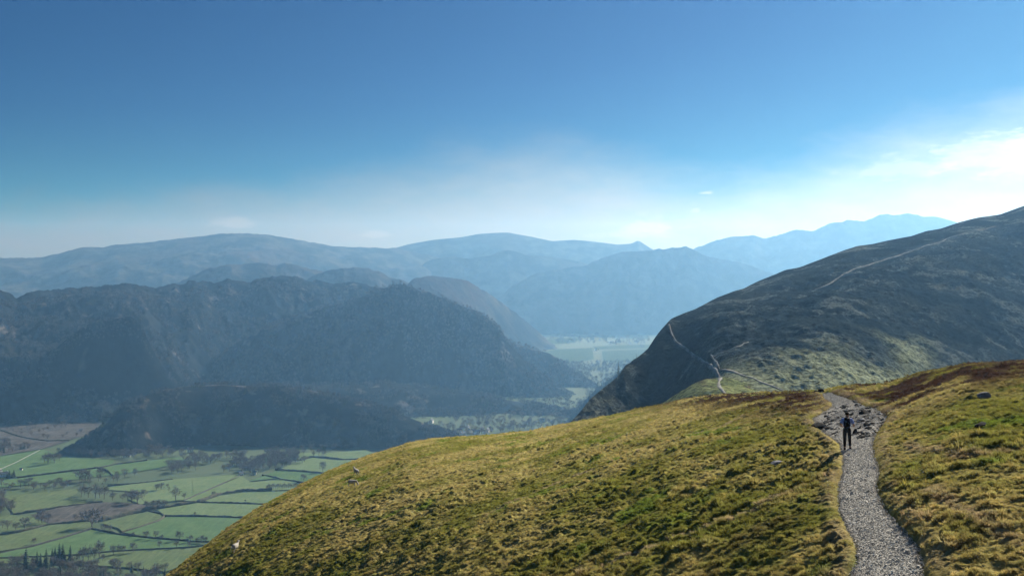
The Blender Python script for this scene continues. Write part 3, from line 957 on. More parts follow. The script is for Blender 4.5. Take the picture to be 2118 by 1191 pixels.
# ------------------------------------------------------------------ grass tufts and gravel
def tuft(name, seed, n, h, spread, wd):
    r = np.random.default_rng(seed)
    V, F = [], []
    lean = np.array((-0.25, 0.1))
    for k in range(n):
        a = r.uniform(0, 2 * np.pi)
        rr = spread * math.sqrt(r.uniform())
        b = np.array((rr * math.cos(a), rr * math.sin(a), -0.03))
        hh = h * r.uniform(0.55, 1.15) * (1 - 0.45 * (rr / spread) ** 2)
        out = np.array((math.cos(a), math.sin(a))) * hh * (0.25 + 0.6 * rr / spread) + lean * hh + r.normal(0, 0.15 * hh, 2)
        s = r.uniform(0, np.pi)
        wv = np.array((math.cos(s), math.sin(s), 0)) * wd * r.uniform(0.6, 1.3)
        mid = b + np.array((out[0] * 0.35, out[1] * 0.35, hh * 0.65))
        tip = b + np.array((out[0], out[1], hh * 0.85))
        i = len(V)
        V += [b - wv, b + wv, mid - wv * 0.7, mid + wv * 0.7, tip]
        F += [(i, i + 1, i + 3), (i, i + 3, i + 2), (i + 2, i + 3, i + 4)]
    return link(name, np_mesh(name, V, F), MAT['blade'], scene=False)


TUFTS = [tuft('grass_tuft', 100 + k, n, hh, sp_, wd) for k, (n, hh, sp_, wd) in enumerate([(46, 0.20, 0.20, 0.010), (40, 0.26, 0.17, 0.010), (56, 0.15, 0.26, 0.011), (30, 0.32, 0.15, 0.010)])]

# points spread over the part of the hillside in view, evenly enough in the picture and not denser than 9 / m2
N = 260000
uu = RNG.uniform(-150, 2270, N)
tq = RNG.uniform(0.0, 1.12, N)
vs, Ys, vf, Yf = fg.par(uu)
YY = 1 / (1 / Ys + tq * (1 / Yf - 1 / Ys))
# even out: fewer where the slope is far away and foreshortened
XX = (uu - UC) / FPX * YY
sdt = path_sd(XX, YY)
tus_ = tussock(XX, YY)
keep = (sdt > 0.06) & (RNG.uniform(size=N) < 0.25 + 4.0 * tus_) & ~((sdt < 0.7) & (RNG.uniform(size=N) < 0.45))
XX, YY, sdt, tus_ = XX[keep], YY[keep], sdt[keep], tus_[keep]
ZZ = ground_z(XX, YY, sdt)
ct = fg_tint(XX, YY, sdt) * RNG.uniform(0.75, 1.3, (len(XX), 1)) * np.stack([RNG.uniform(0.9, 1.12, len(XX)), np.ones(len(XX)), RNG.uniform(0.8, 1.2, len(XX))], -1)
scl = np.exp(RNG.normal(math.log(0.46), 0.3, len(XX))) * (0.5 + 3.0 * tus_) * (0.75 + 0.55 * sstep(fbm(XX / 6, YY / 6, 3, 77), -0.3, 0.4)) * np.where(sdt < 0.6, 0.6, 1.0) * (0.9 + 0.35 * sstep(YY, 60, 150))
scatter('grass', np.stack([XX, YY, ZZ], -1), np.stack([RNG.normal(0, .12, len(XX)), RNG.normal(0, .12, len(XX)), RNG.normal(0, 0.5, len(XX))], -1), scl, RNG.integers(0, 4, len(XX)), TUFTS,
        {'tint': ('FLOAT_COLOR', np.concatenate([ct, np.ones((len(XX), 1))], -1))}, 'rough green and straw coloured grass tufts on the near hillside', 'grass')


def lump(name, seed, sub, squash, amp, mat, scene=False):
    bm = bmesh.new()
    bmesh.ops.create_icosphere(bm, subdivisions=sub, radius=1.0)
    r = np.random.default_rng(seed)
    pl = [(Vector(r.normal(0, 1, 3)).normalized(), r.uniform(0.45, 0.85)) for _ in range(9)]
    for v in bm.verts:
        for n_, d in pl:
            k = v.co.dot(n_)
            if k > d:
                v.co -= n_ * (k - d)
        v.co *= 1 + amp * r.normal()
        v.co.z *= squash
    me = bpy.data.meshes.new(name)
    bm.to_mesh(me)
    bm.free()
    me.materials.append(mat)
    return me


PEB = [link('gravel_pebble', lump('gravel_pebble', 200 + k, 1, 0.6, 0.05, MAT['gravel']), scene=False) for k in range(4)]
N = 42000
ii = RNG.integers(0, NPATH - 1, N)
ff = RNG.uniform(size=N)[:, None]
a_, b_ = EL[ii] * (1 - ff) + EL[ii + 1] * ff, ER[ii] * (1 - ff) + ER[ii + 1] * ff
qq = np.clip(RNG.uniform(-0.03, 1.03, N), -0.02, 1.02)[:, None]
pp = a_ * (1 - qq) + b_ * qq
scatter('gravel', np.c_[pp, path_z(pp[:, 0], pp[:, 1]) + 0.004], rand_rot(N, 0.4), np.exp(RNG.normal(math.log(0.017), 0.5, N)), RNG.integers(0, 4, N), PEB, None,
        'loose pale gravel strewn over the near path', 'gravel')

# bedrock breaking through the path round the walker: stones are parts of the path
ROCKS = [lump('stone', 300 + k, 2, 0.45, 0.035, MAT['rock']) for k in range(8)]
PALE_R = [lump('stone', 320 + k, 2, 0.5, 0.03, MAT['pale_rock']) for k in range(3)]
n = 0
r = random.Random(5)
while n < 296:
    v = r.uniform(822, 905)
    u = r.uniform(1690, 1845)
    cx = 1765 + (v - 862) * 0.1 + (14 if v < 850 else 0)
    hw = 62 * math.sqrt(max(0.02, 1 - ((v - 866) / 42) ** 2))
    if abs(u - cx) > hw:
        continue
    x, y = fg_pt(u, v)
    s = math.exp(r.gauss(math.log(0.095), 0.45))
    if abs(u - 1752) < 14 and v > 880:
        continue
    z = float(path_z(np.array(x), np.array(y)))
    me = r.choice(ROCKS) if r.random() < 0.94 else r.choice(PALE_R)
    o = link('stone', me, None, path)
    o.location = (x, y, z + 0.02 * s)
    o.scale = (s * r.uniform(1.0, 1.8), s * r.uniform(0.7, 1.2), s * r.uniform(0.6, 1.1))
    o.rotation_euler = (r.gauss(0, 0.3), r.gauss(0, 0.3) - 0.1, r.gauss(0.15, 0.5))
    n += 1


def boulder(name, u, v, size, sq, me, label, rz=0.3, group=None):
    x, y = fg_pt(u, v)
    z = float(ground_z(np.array([x]), np.array([y]))[0])
    o = link(name, me)
    o.location = (x, y, z + size * sq * 0.25)
    o.scale = (size, size * 0.75, size * sq)
    o.rotation_euler = (0.1, -0.12, rz)
    return tag(o, label, 'rock', group)


boulder('rock', 1608, 963, 0.36, 0.6, lump('rock', 401, 3, 0.6, 0.015, MAT['pale_rock']), 'pale flat topped rock in the grass left of the path', 0.25)
boulder('rock', 2036, 823, 0.38, 0.8, lump('rock', 402, 3, 0.7, 0.015, MAT['pale_rock']), 'grey blue rock among the heather on the right hand mound', -0.3)
boulder('rock', 1699, 812, 0.36, 1.0, lump('rock', 403, 2, 0.8, 0.03, MAT['rock']), 'upright dark rock on the crest where the path vanishes')
boulder('rock', 1688, 814, 0.28, 0.8, lump('rock', 404, 2, 0.7, 0.03, MAT['rock']), 'small low dark rock just left of the upright crest rock')
boulder('rock', 1694, 884, 0.5, 0.8, lump('rock', 405, 2, 0.7, 0.03, MAT['rock']), 'dark mossy boulder at the left edge of the stony path by the walker')
boulder('rock', 2028, 884, 0.3, 0.8, lump('rock', 406, 2, 0.7, 0.03, MAT['rock']), 'small dark rock in the brown grass right of the path')


# ------------------------------------------------------------------ woods
def seg(V, F, a, b, ra, rb, n=4):
    a, b = np.asarray(a, float), np.asarray(b, float)
    d = (b - a) / (np.linalg.norm(b - a) + 1e-9)
    p = np.cross(d, (0.3, 0.9, 0.31))
    p /= np.linalg.norm(p)
    q_ = np.cross(d, p)
    i = len(V)
    for c, rr in ((a, ra), (b, rb)):
        for k in range(n):
            t_ = 2 * math.pi * k / n
            V.append(c + rr * (p * math.cos(t_) + q_ * math.sin(t_)))
    for k in range(n):
        F.append((i + k, i + (k + 1) % n, i + n + (k + 1) % n))
        F.append((i + k, i + n + (k + 1) % n, i + n + k))


def bare_tree(seed, height=1.0, ntwig=260, spread=0.42, trunk_h=0.28):
    """trunk with limbs, crown of fine twigs: unit height"""
    r = np.random.default_rng(seed)
    TV, TF, CV, CF = [], [], [], []
    top_ = np.array((r.normal(0, .03), r.normal(0, .03), trunk_h))
    seg(TV, TF, (0, 0, -0.03), top_, 0.03, 0.022, 6)
    tips = []
    nl = 7
    for k in range(nl):
        a = 2 * np.pi * k / nl + r.uniform(-.4, .4)
        up = r.uniform(0.25, 0.95)
        e = top_ + np.array((math.cos(a) * spread * 0.6 * (1.1 - up * 0.8), math.sin(a) * spread * 0.6 * (1.1 - up * 0.8), 0.14 + 0.36 * up))
        seg(TV, TF, top_ - (0, 0, r.uniform(0, .08)), e, 0.014, 0.007)
        for j in range(3):
            e2 = e + np.array((r.normal(0, .12), r.normal(0, .12), r.uniform(0.02, 0.2)))
            seg(TV, TF, e, e2, 0.007, 0.003, 3)
            tips.append(e2)
        tips.append(e)
    c0 = np.array((0, 0, trunk_h + 0.36))
    for k in range(ntwig):
        if k % 5 < 3:
            b = tips[r.integers(len(tips))] + r.normal(0, 0.05, 3)
        else:
            th, cz, rad = r.uniform(0, 2 * np.pi), r.uniform(-0.75, 1), r.uniform(0.55, 1.0)
            sn = math.sqrt(1 - cz * cz)
            b = np.array((spread * 0.92 * sn * math.cos(th) * rad, spread * 0.92 * sn * math.sin(th) * rad, trunk_h + 0.32 + (0.94 - trunk_h - 0.32) * cz * rad))
        o_ = b - c0
        o_ = o_ / (np.linalg.norm(o_) + 1e-6)
        d = o_ * 0.07 + r.normal(0, 0.05, 3) + np.array((0, 0, 0.03))
        e = b + d
        sdv = np.cross(d, r.normal(0, 1, 3))
        sdv = sdv / (np.linalg.norm(sdv) + 1e-6) * 0.011
        i = len(CV)
        CV += [b - sdv, b + sdv, e + sdv * 0.7, e + np.cross(sdv, o_) * 3]
        CF += [(i, i + 1, i + 2), (i, i + 2, i + 3)]
    return (TV, TF), (CV, CF)


def spruce_tree(seed, thin=False):
    r = np.random.default_rng(seed)
    TV, TF, CV, CF = [], [], [], []
    seg(TV, TF, (0, 0, -0.03), (0, 0, 0.99), 0.016, 0.003, 6)
    tiers = 13 if not thin else 16
    for k in range(tiers):
        f = k / (tiers - 1)
        z0 = (0.10 if not thin else 0.2) + (0.86 if not thin else 0.76) * f
        R = (0.19 if not thin else 0.09) * (1 - f) ** 0.8 + 0.012
        nb_ = 9 if not thin else 5
        for j in range(nb_):
            if thin and r.uniform() < 0.3:
                continue
            a = 2 * np.pi * (j + r.uniform(-.3, .3)) / nb_ + k
            L = R * r.uniform(0.65, 1.2)
            tip = np.array((math.cos(a) * L, math.sin(a) * L, z0 - L * (0.25 if not thin else 0.1) + r.normal(0, .01)))
            sd_ = np.array((-math.sin(a), math.cos(a), 0)) * L * (0.33 if not thin else 0.12)
            mid = tip * np.array((0.55, 0.55, 1)) + np.array((0, 0, 0.012))
            i = len(CV)
            CV += [np.array((0, 0, z0 + 0.03)), mid - sd_, tip, mid + sd_, mid + np.array((0, 0, -0.03))]
            CF += [(i, i + 1, i + 2), (i, i + 2, i + 3), (i + 1, i + 4, i + 2), (i + 4, i + 3, i + 2)]
    return (TV, TF), (CV, CF)


def joined(name, seed, fn, mats, **k):
    (TV, TF), (CV, CF) = fn(seed, **k)
    V = np.array(TV + CV)
    F = np.array(TF + [tuple(q + len(TV) for q in f) for f in CF])
    me = np_mesh(name, V, F)
    for m in mats:
        me.materials.append(m)
    me.polygons.foreach_set('material_index', np.r_[np.zeros(len(TF), np.int32), np.ones(len(CF), np.int32)])
    return link(name, me, scene=False)


def wood_clump(name, seed):
    """a bare wood tree seen from kilometres off: a short trunk and a loose head of twig sprays"""
    r = np.random.default_rng(seed)
    V, F = [], []
    seg(V, F, (0, 0, -0.1), (0, 0, 0.5), 0.025, 0.012, 3)
    for k in range(64):
        th, ph = r.uniform(0, 2 * np.pi), math.acos(r.uniform(-0.7, 1))
        rad = r.uniform(0.5, 1.0)
        c = np.array((math.cos(th) * math.sin(ph) * 0.34 * rad, math.sin(th) * math.sin(ph) * 0.34 * rad, 0.62 + math.cos(ph) * 0.38 * rad))
        for j in range(1):
            d1, d2 = r.normal(0, 0.055, 3), r.normal(0, 0.055, 3)
            i = len(V)
            V += [c + d1, c + d2, c - d1 * 0.7 + np.array((0, 0, 0.05))]
            F += [(i, i + 1, i + 2)]
    return link(name, np_mesh(name, V, F), MAT['wood_twig'], scene=False)


CLUMPS = [wood_clump('wood_tree', 500 + k) for k in range(5)]
DETAIL = [joined('wood_tree', 520 + k, bare_tree, [MAT['bark'], MAT['twig']], ntwig=240) for k in range(4)]
SPRUCE_S = [joined('wood_spruce', 540 + k, spruce_tree, [MAT['bark'], MAT['spruce']]) for k in range(2)]


def hill_wood(name, hill, n, tr, dens_lam, seed, label, hgt=(5, 15), thr=-0.15, ur=None, conif=0.02):
    u = RNG.uniform(*(ur or (hill.u0 + 5, hill.u1 - 5)), n)
    t = RNG.uniform(tr[0], tr[1], n)
    vs, Ys, vf, Yf = hill.par(u)
    Y = 1 / (1 / Ys + t * (1 / Yf - 1 / Ys))
    X = (u - UC) / FPX * Y
    k = fbm(X / dens_lam, Y / dens_lam, 4, seed) > thr
    # bare bracken and rock tops keep few trees
    X, Y = X[k], Y[k]
    Z = hill.z(X, Y)
    m = len(X)
    idx = np.where(RNG.uniform(size=m) < conif + 0.5 * (fbm(X / 70, Y / 70, 3, seed + 40) > 0.3), 5 + RNG.integers(0, 2, m), RNG.integers(0, 5, m))
    return scatter(name, np.c_[X, Y, Z], rand_rot(m), RNG.uniform(*hgt, m), idx, CLUMPS + SPRUCE_S, None, label, 'wood')


hill_wood('woodland', ridgeH, 15000, (0.12, 1.02), 130, 81, 'bare brown woods covering the long ridge on the left', thr=-0.12)
hill_wood('woodland', cragS, 420, (0.0, 0.25), 60, 82, 'bare trees on the dark crag of the left ridge', (5, 9), thr=0.0)
hill_wood('woodland', hillK, 8500, (0.0, 1.05), 120, 83, 'bare woods on the big central summit', (7, 12), thr=-0.2, conif=0.06)
hill_wood('woodland', hillJ, 1600, (0.0, 1.0), 100, 84, 'bare woods on the spur right of the central summit', thr=-0.3)
hill_wood('woodland', ridgeP, 3800, (-0.2, 1.05), 70, 85, 'bare woods on the low rise below the central summit', (7, 12), thr=-0.05)
hill_wood('woodland', knoll, 5000, (0.05, 1.05), 60, 86, 'bare woods on the knoll above the green fields', (6, 10), thr=-0.05, conif=0.05)
hill_wood('woodland', spurQ, 1200, (0.0, 1.0), 80, 87, 'bare woods on the hazy slope left of the dark fell', thr=-0.2)


def in_poly(x, y, P):
    ins = np.zeros(len(x), bool)
    j = len(P) - 1
    for i in range(len(P)):
        xi, yi = P[i]
        xj, yj = P[j]
        ins ^= ((yi > y) != (yj > y)) & (x < (xj - xi) * (y - yi) / (yj - yi + 1e-12) + xi)
        j = i
    return ins


def floor_wood(name, P, dens, label, hgt=(7, 12), protos=None, pick=None, gap=None, seed=0):
    W = np.array([floor_at(*p_)[:2] for p_ in P])
    lo, hi = W.min(0), W.max(0)
    n_ = int(dens * (hi[0] - lo[0]) * (hi[1] - lo[1]))
    x, y = RNG.uniform(lo[0], hi[0], n_), RNG.uniform(lo[1], hi[1], n_)
    k = in_poly(x, y, W)
    if gap is not None:
        k &= fbm(x / 45, y / 70, 3, 90 + seed) > gap
    x, y = x[k], y[k]
    protos = protos or DETAIL + SPRUCE_S
    m = len(x)
    idx = RNG.integers(0, 4, m) if pick is None else np.where(RNG.uniform(size=m) < pick, 4 + RNG.integers(0, 2, m), RNG.integers(0, 4, m))
    return scatter(name, np.c_[x, y, np.full(m, -0.3)], rand_rot(m), RNG.uniform(*hgt, m), idx, protos, None, label, 'wood')


def c1(*p):   # points measured in an enlarged crop of the lower left corner
    return [(a / 3.782, 880 + b / 3.782) for a, b in p]


def c2(*p):
    return [(400 + a / 3.782, 820 + b / 3.782) for a, b in p]


floor_wood('woodland', c1((-300, 1090), (150, 1075), (420, 1095), (560, 1085), (1000, 1110), (1300, 1150), (1100, 1300), (-300, 1400)), 1 / 95, 'purple brown wood in the bottom left corner below the spruces', (8, 13), pick=0.12)
floor_wood('woodland', c1((-200, 560), (30, 555), (90, 640), (100, 690), (20, 720), (-200, 740)), 1 / 90, 'dark clump of wood at the left edge beside the fields', (9, 14))
floor_wood('woodland', c1((-100, 470), (200, 470), (560, 440), (860, 400), (1040, 380), (1280, 400), (1000, 440), (830, 450), (600, 475), (300, 500), (-100, 520)), 1 / 190, 'belt of bare trees across the middle of the fields', (7, 12), gap=-0.15)
floor_wood('woodland', c1((1230, 330), (1330, 290), (1480, 250), (1900, 235), (2118, 200), (2400, 220), (2400, 290), (2118, 330), (1880, 350), (1400, 380), (1230, 370)), 1 / 150, 'bare wood with pale clearings below the knoll', (9, 14), gap=-0.1, seed=1)
floor_wood('woodland', c2((350, 590), (560, 470), (830, 445), (840, 500), (640, 570), (480, 600)), 1 / 120, 'bare copse on the field edge in front of the knoll', (9, 13), seed=2)
floor_wood('woodland', c1((430, 215), (800, 170), (1250, 190), (1480, 235), (1200, 250), (900, 265), (500, 232)), 1 / 110, 'trees along the shaded foot of the knoll', (8, 13), gap=-0.25, seed=3)
floor_wood('woodland', c1((-300, 150), (60, 130), (240, 180), (60, 215), (-300, 230)), 1 / 120, 'dark trees at the left edge above the top field', (9, 13), pick=0.3, seed=4)
floor_wood('woodland', [(560, 935), (700, 925), (840, 915), (870, 890), (950, 870), (1100, 850), (1190, 850), (1200, 885), (900, 905), (740, 928)], 1 / 330, 'hazy woods on the valley floor beyond the near hillside', (8, 13), gap=-0.2, seed=5)
floor_wood('woodland', [(850, 852), (1010, 836), (1150, 812), (1215, 836), (1195, 874), (1100, 858), (950, 872)], 1 / 210, 'hazy woods below the big summit beside the dark fell', (8, 14), protos=CLUMPS, gap=-0.3, seed=9)
floor_wood('woodland', [(1110, 703), (1160, 695), (1235, 692), (1260, 700), (1345, 700), (1335, 722), (1250, 712), (1130, 714)], 1 / 800, 'hazy tree clumps among the far valley fields', (14, 22), protos=CLUMPS, gap=0.0, seed=6)
floor_wood('woodland', [(1140, 745), (1190, 752), (1330, 748), (1340, 800), (1215, 830), (1200, 790)], 1 / 230, 'hazy woods in the narrow part of the valley', (10, 15), protos=CLUMPS, gap=-0.2, seed=7)


floor_wood('woodland', c1((-300, 40), (60, -20), (400, -30), (700, 0), (600, 90), (380, 112), (160, 75), (0, 20)), 1 / 420, 'scattered bare trees on the bracken slope left of the knoll', (5, 10), gap=0.0, seed=8)


# ------------------------------------------------------------------ fields
FIELD_N = [0]


def field(P, mat, label):
    FIELD_N[0] += 1
    z = 0.15 + 0.02 * FIELD_N[0]
    W = [floor_at(u, v, z)[:2] for u, v in P]
    bm = bmesh.new()
    me = bpy.data.meshes.new('field')
    f = bm.faces.new([bm.verts.new((x, y, z)) for x, y in W])
    bm.normal_update()
    if f.normal.z < 0:
        bmesh.ops.reverse_faces(bm, faces=[f])
    bmesh.ops.triangulate(bm, faces=bm.faces[:])
    bm.to_mesh(me)
    bm.free()
    return struct('field', me, mat, label, 'field')


F1, F2, F3, BR = MAT['field1'], MAT['field2'], MAT['field3'], MAT['bracken']
field(c1((-300, 290), (0, 240), (330, 185), (500, 235), (900, 270), (860, 308), (760, 325), (130, 402), (-300, 440)), F1, 'top left green field with a pale fence line below the knoll')
field(c1((-300, 450), (130, 412), (760, 334), (870, 385), (480, 432), (0, 482), (-300, 510)), F1, 'narrow green field under the long hedge at the left')
field(c1((800, 328), (900, 305), (1400, 245), (1450, 262), (1240, 332), (885, 385)), F1, 'bright green wedge of field below the wood on the knoll')
field(c1((-300, 560), (0, 552), (620, 490), (600, 530), (540, 560), (800, 592), (400, 645), (110, 690), (60, 620), (-300, 640)), F3, 'rough pale green meadow at the left with trees along its right end')
field(c1((840, 480), (1300, 422), (1890, 378), (1700, 460), (1440, 580), (1100, 612), (1000, 570), (1150, 520), (840, 500)), F2, 'pale green field with the big round oak')
field(c1((1445, 585), (1890, 392), (1960, 440), (2118, 425), (2330, 425), (2300, 500), (2118, 505), (1900, 515), (1720, 540), (1560, 590)), F2, 'wide pale field right of the slanting wall')
field(c1((1570, 598), (1720, 545), (1900, 520), (2300, 508), (2300, 618), (2118, 612), (1800, 603)), F2, 'pale field above the straight upper hedge')
field(c1((1230, 655), (1560, 600), (1800, 610), (2200, 620), (2200, 720), (1900, 716), (1600, 704), (1290, 700)), F2, 'pale field between the two straight hedges')
field(c1((1300, 712), (1600, 714), (1900, 724), (2200, 730), (2200, 900), (1650, 900), (1450, 895), (1200, 872), (970, 832), (1240, 748)), F1, 'large pale green field below the lower straight hedge')
field(c1((790, 760), (1000, 700), (1160, 672), (1240, 690), (1284, 706), (1235, 742), (1100, 790), (955, 826), (930, 800)), F3, 'small rough green field inside the curved hedge')
field(c1((450, 640), (800, 596), (1000, 600), (1230, 630), (1000, 686), (800, 735), (700, 740), (390, 765), (240, 700)), BR, 'purple brown patch of dead bracken between the fields')
field(c1((-300, 720), (110, 696), (240, 704), (380, 768), (150, 828), (-300, 890)), F3, 'rough green field below the dark wood at the left edge')
field(c1((-300, 900), (150, 836), (390, 775), (700, 748), (720, 795), (500, 866), (250, 936), (-300, 1030)), F3, 'yellow green rough field above the curving wall at lower left')
field(c1((-300, 1040), (250, 948), (500, 878), (720, 810), (900, 850), (1200, 885), (1450, 905), (1600, 925), (1500, 945), (900, 975), (600, 1005), (-300, 1040)), F1, 'green field above the row of spruces')
field(c1((-300, 1050), (600, 1015), (900, 985), (1500, 955), (1640, 935), (1500, 1060), (1300, 1140), (1000, 1105), (560, 1080), (150, 1070), (-300, 1090)), F3, 'patchy green field behind the spruces at the bottom left')
field(c1((-300, -60), (0, 30), (160, 88), (370, 122), (540, 118), (330, 180), (0, 232), (-300, 280)), BR, 'brown bracken slope at the left edge above the top field')
field(c1((-300, -100), (100, -40), (700, -60), (800, -20), (700, 70), (540, 112), (370, 114), (160, 82), (0, 24)), BR, 'pale bracken slope left of the knoll')
field(c2((560, 480), (840, 440), (1000, 430), (1000, 470), (920, 466), (840, 490)), F2, 'pale field behind the copse in front of the knoll')
field(c2((1040, 440), (1350, 415), (1400, 440), (1280, 486), (1200, 493), (1130, 486), (1000, 472)), F2, 'farthest pale field in the valley at the edge of the near hillside')
field(c2((660, 572), (840, 500), (930, 476), (1130, 496), (1280, 494), (1100, 600), (800, 576)), F2, 'pale field with the bushy round tree near the hillside edge')
field(c2((430, 660), (550, 618), (640, 580), (800, 586), (1050, 606), (900, 675), (620, 640)), F1, 'pale field with a small lone tree near the hillside edge')
field(c2((-10, 640), (360, 608), (365, 622), (0, 768)), F2, 'narrow pale field left of the white cottage')
field([(1120, 728), (1150, 722), (1225, 719), (1228, 742), (1200, 748), (1160, 748)], MAT['field_far'], 'brightest pale field in the far valley')
field([(1245, 726), (1345, 722), (1340, 738), (1290, 749), (1248, 747)], MAT['field_far'], 'right hand pale field in the far valley')
field([(1120, 702), (1180, 698), (1200, 700), (1190, 708), (1130, 712)], MAT['field_far'], 'small far field at the left of the valley head')
field([(1180, 693), (1340, 692), (1345, 700), (1260, 698), (1190, 697)], MAT['field_far'], 'thin strip of far field under the hazy fell')
field([(1225, 716), (1345, 712), (1345, 719), (1235, 722)], MAT['field_far'], 'thin middle strip of field in the far valley')


# ------------------------------------------------------------------ hedges and walls, each a thing
def hedge(P, label, name='hedge', hgt=1.7, wid=1.7, mat=None, cat=None, rough=0.35, seed=0):
    W = np.array([floor_at(*p_)[:2] for p_ in P])
    d = np.r_[0, np.cumsum(np.hypot(*np.diff(W, axis=0).T))]
    n_ = max(6, int(d[-1] / 2.5))
    s = np.linspace(0, d[-1], n_)
    x, y = np.interp(s, d, W[:, 0]), np.interp(s, d, W[:, 1])
    if n_ > 12:
        k = np.ones(7) / 7
        x[3:-3], y[3:-3] = np.convolve(x, k, 'valid'), np.convolve(y, k, 'valid')
    tx, ty = np.gradient(x), np.gradient(y)
    L = np.hypot(tx, ty) + 1e-9
    nx, ny = -ty / L, tx / L
    prof = [(-0.5, -0.6), (-0.52, 0.35), (-0.34, 0.85), (0, 1.0), (0.34, 0.85), (0.52, 0.35), (0.5, -0.6)]
    rg = np.random.default_rng(seed)
    hh = hgt * (1 + rough * 1.6 * fbm(s / 14, s * 0 + seed, 3, 95))
    V = np.zeros((n_, len(prof), 3))
    for j, (a, b) in enumerate(prof):
        jit = 1 + rough * rg.normal(0, 0.6, n_)
        V[:, j, 0] = x + nx * a * wid * jit
        V[:, j, 1] = y + ny * a * wid * jit
        V[:, j, 2] = b * hh * (1 + rough * rg.normal(0, 0.4, n_) * (b > 0))
    o = link(name, np_mesh(name, V, grid_faces(n_, len(prof))), mat or MAT['hedge'])
    return tag(o, label, cat or name.split('_')[-1])


hedge(c1((130, 405), (480, 362), (760, 330), (900, 302), (1150, 268)), 'long dark hedge below the top left field', seed=1)
hedge(c1((760, 330), (840, 350), (878, 388)), 'short curved hedge hooking down from the long dark hedge', seed=2)
hedge(c1((840, 468), (1100, 450), (1350, 420)), 'ragged hedge along the top of the oak field', seed=3, rough=0.6)
hedge(c1((1440, 585), (1700, 470), (1885, 388)), 'thin dark stone wall slanting up to the white cottage', 'stone_wall', 1.4, 0.9, MAT['drystone'], 'wall', 0.12, 4)
hedge(c1((1230, 648), (1560, 592), (1720, 538), (1900, 512), (2130, 502)), 'tall bushy hedge curving up to the right behind the pale fields', hgt=3.0, wid=3.0, seed=5, rough=0.5)
hedge(c1((1560, 602), (1800, 606), (2180, 618)), 'upper of the two straight dark hedges beside the hillside edge', hgt=2.0, wid=2.4, seed=6)
hedge(c1((1290, 705), (1600, 709), (1940, 722)), 'lower of the two straight dark hedges beside the hillside edge', hgt=2.0, wid=2.4, seed=7)
hedge(c1((1160, 670), (1250, 685), (1290, 706), (1240, 745), (1100, 793), (950, 832)), 'hedge bending sharply round the small rough field', hgt=1.8, wid=2.2, seed=8)
hedge(c1((-250, 1040), (0, 1000), (250, 942), (500, 872), (720, 802)), 'long curving wall at lower left above the spruces', 'stone_wall', 1.5, 1.1, MAT['drystone'], 'wall', 0.15, 9)
hedge(c1((720, 808), (900, 846), (1200, 880), (1470, 902)), 'dark hedge running right from the big shadowed tree', hgt=2.2, wid=2.6, seed=10)
hedge(c1((-200, 1044), (600, 1011), (900, 980), (1500, 950), (1620, 930)), 'thin wall behind the spruces at the bottom left', 'stone_wall', 1.3, 0.8, MAT['drystone'], 'wall', 0.15, 11)
hedge(c1((-200, 880), (150, 831), (390, 770), (700, 743)), 'ragged hedge above the yellow rough field', seed=12, rough=0.6, hgt=2.2)
hedge(c1((110, 692), (450, 640), (800, 593)), 'dark hedge along the top of the bracken patch', seed=13, rough=0.6)
hedge(c1((800, 738), (1000, 690), (1230, 640)), 'thick hedge along the lower edge of the bracken patch', hgt=4.0, wid=4.0, seed=14, rough=0.5)
hedge(c2((640, 568), (800, 580), (1050, 602)), 'dark hedge under the bushy round tree', seed=15, hgt=2.0, wid=2.4)
hedge(c2((540, 612), (700, 650), (905, 680)), 'dark hedge under the small lone tree', seed=16, hgt=2.0, wid=2.4)
hedge(c2((840, 496), (920, 472), (1000, 474), (1130, 490), (1200, 497), (1290, 490)), 'farthest dark hedge beside the near hillside', seed=17, hgt=2.2, wid=2.6)
hedge(c1((0, 36), (70, 60), (160, 88), (260, 108), (370, 121), (540, 116)), 'dark curving wall across the bracken slope at the left edge', 'stone_wall', 2.0, 2.2, MAT['hedge'], 'wall', 0.2, 18)
hedge(c1((-40, 360), (120, 290), (310, 192)), 'pale fence line crossing the top left field', 'stone_wall', 0.9, 0.5, MAT['pale_rock'], 'wall', 0.1, 19)

# ------------------------------------------------------------------ trees one can count
TP = []
for k, (nt, spd, th) in enumerate([(400, 0.44, 0.22), (340, 0.40, 0.26), (430, 0.5, 0.18), (300, 0.33, 0.28), (370, 0.46, 0.22)]):
    (TV, TF), (CV, CF) = bare_tree(600 + k, ntwig=nt, spread=spd, trunk_h=th)
    TP.append((np_mesh('trunk', TV, TF), np_mesh('crown', CV, CF)))
    TP[-1][0].materials.append(MAT['bark'])
    TP[-1][1].materials.append(MAT['twig'])
SP = []
for k in range(4):
    (TV, TF), (CV, CF) = spruce_tree(640 + k)
    SP.append((np_mesh('trunk', TV, TF), np_mesh('crown', CV, CF)))
for k in range(2):
    (TV, TF), (CV, CF) = spruce_tree(650 + k, thin=True)
    SP.append((np_mesh('trunk', TV, TF), np_mesh('crown', CV, CF)))
for a, b in SP:
    a.materials.append(MAT['bark'])
    b.materials.append(MAT['spruce'])


def tree(name, loc, hgt, proto, label, group=None, wide=1.0):
    e = empty(name, loc, RNG.uniform(0, 6.28))
    for nm, me in zip(('trunk', 'crown'), proto):
        o = link(nm, me, None, e)
        o.scale = (hgt * wide, hgt * wide, hgt)
    tag(e, label, 'tree', group)
    return e


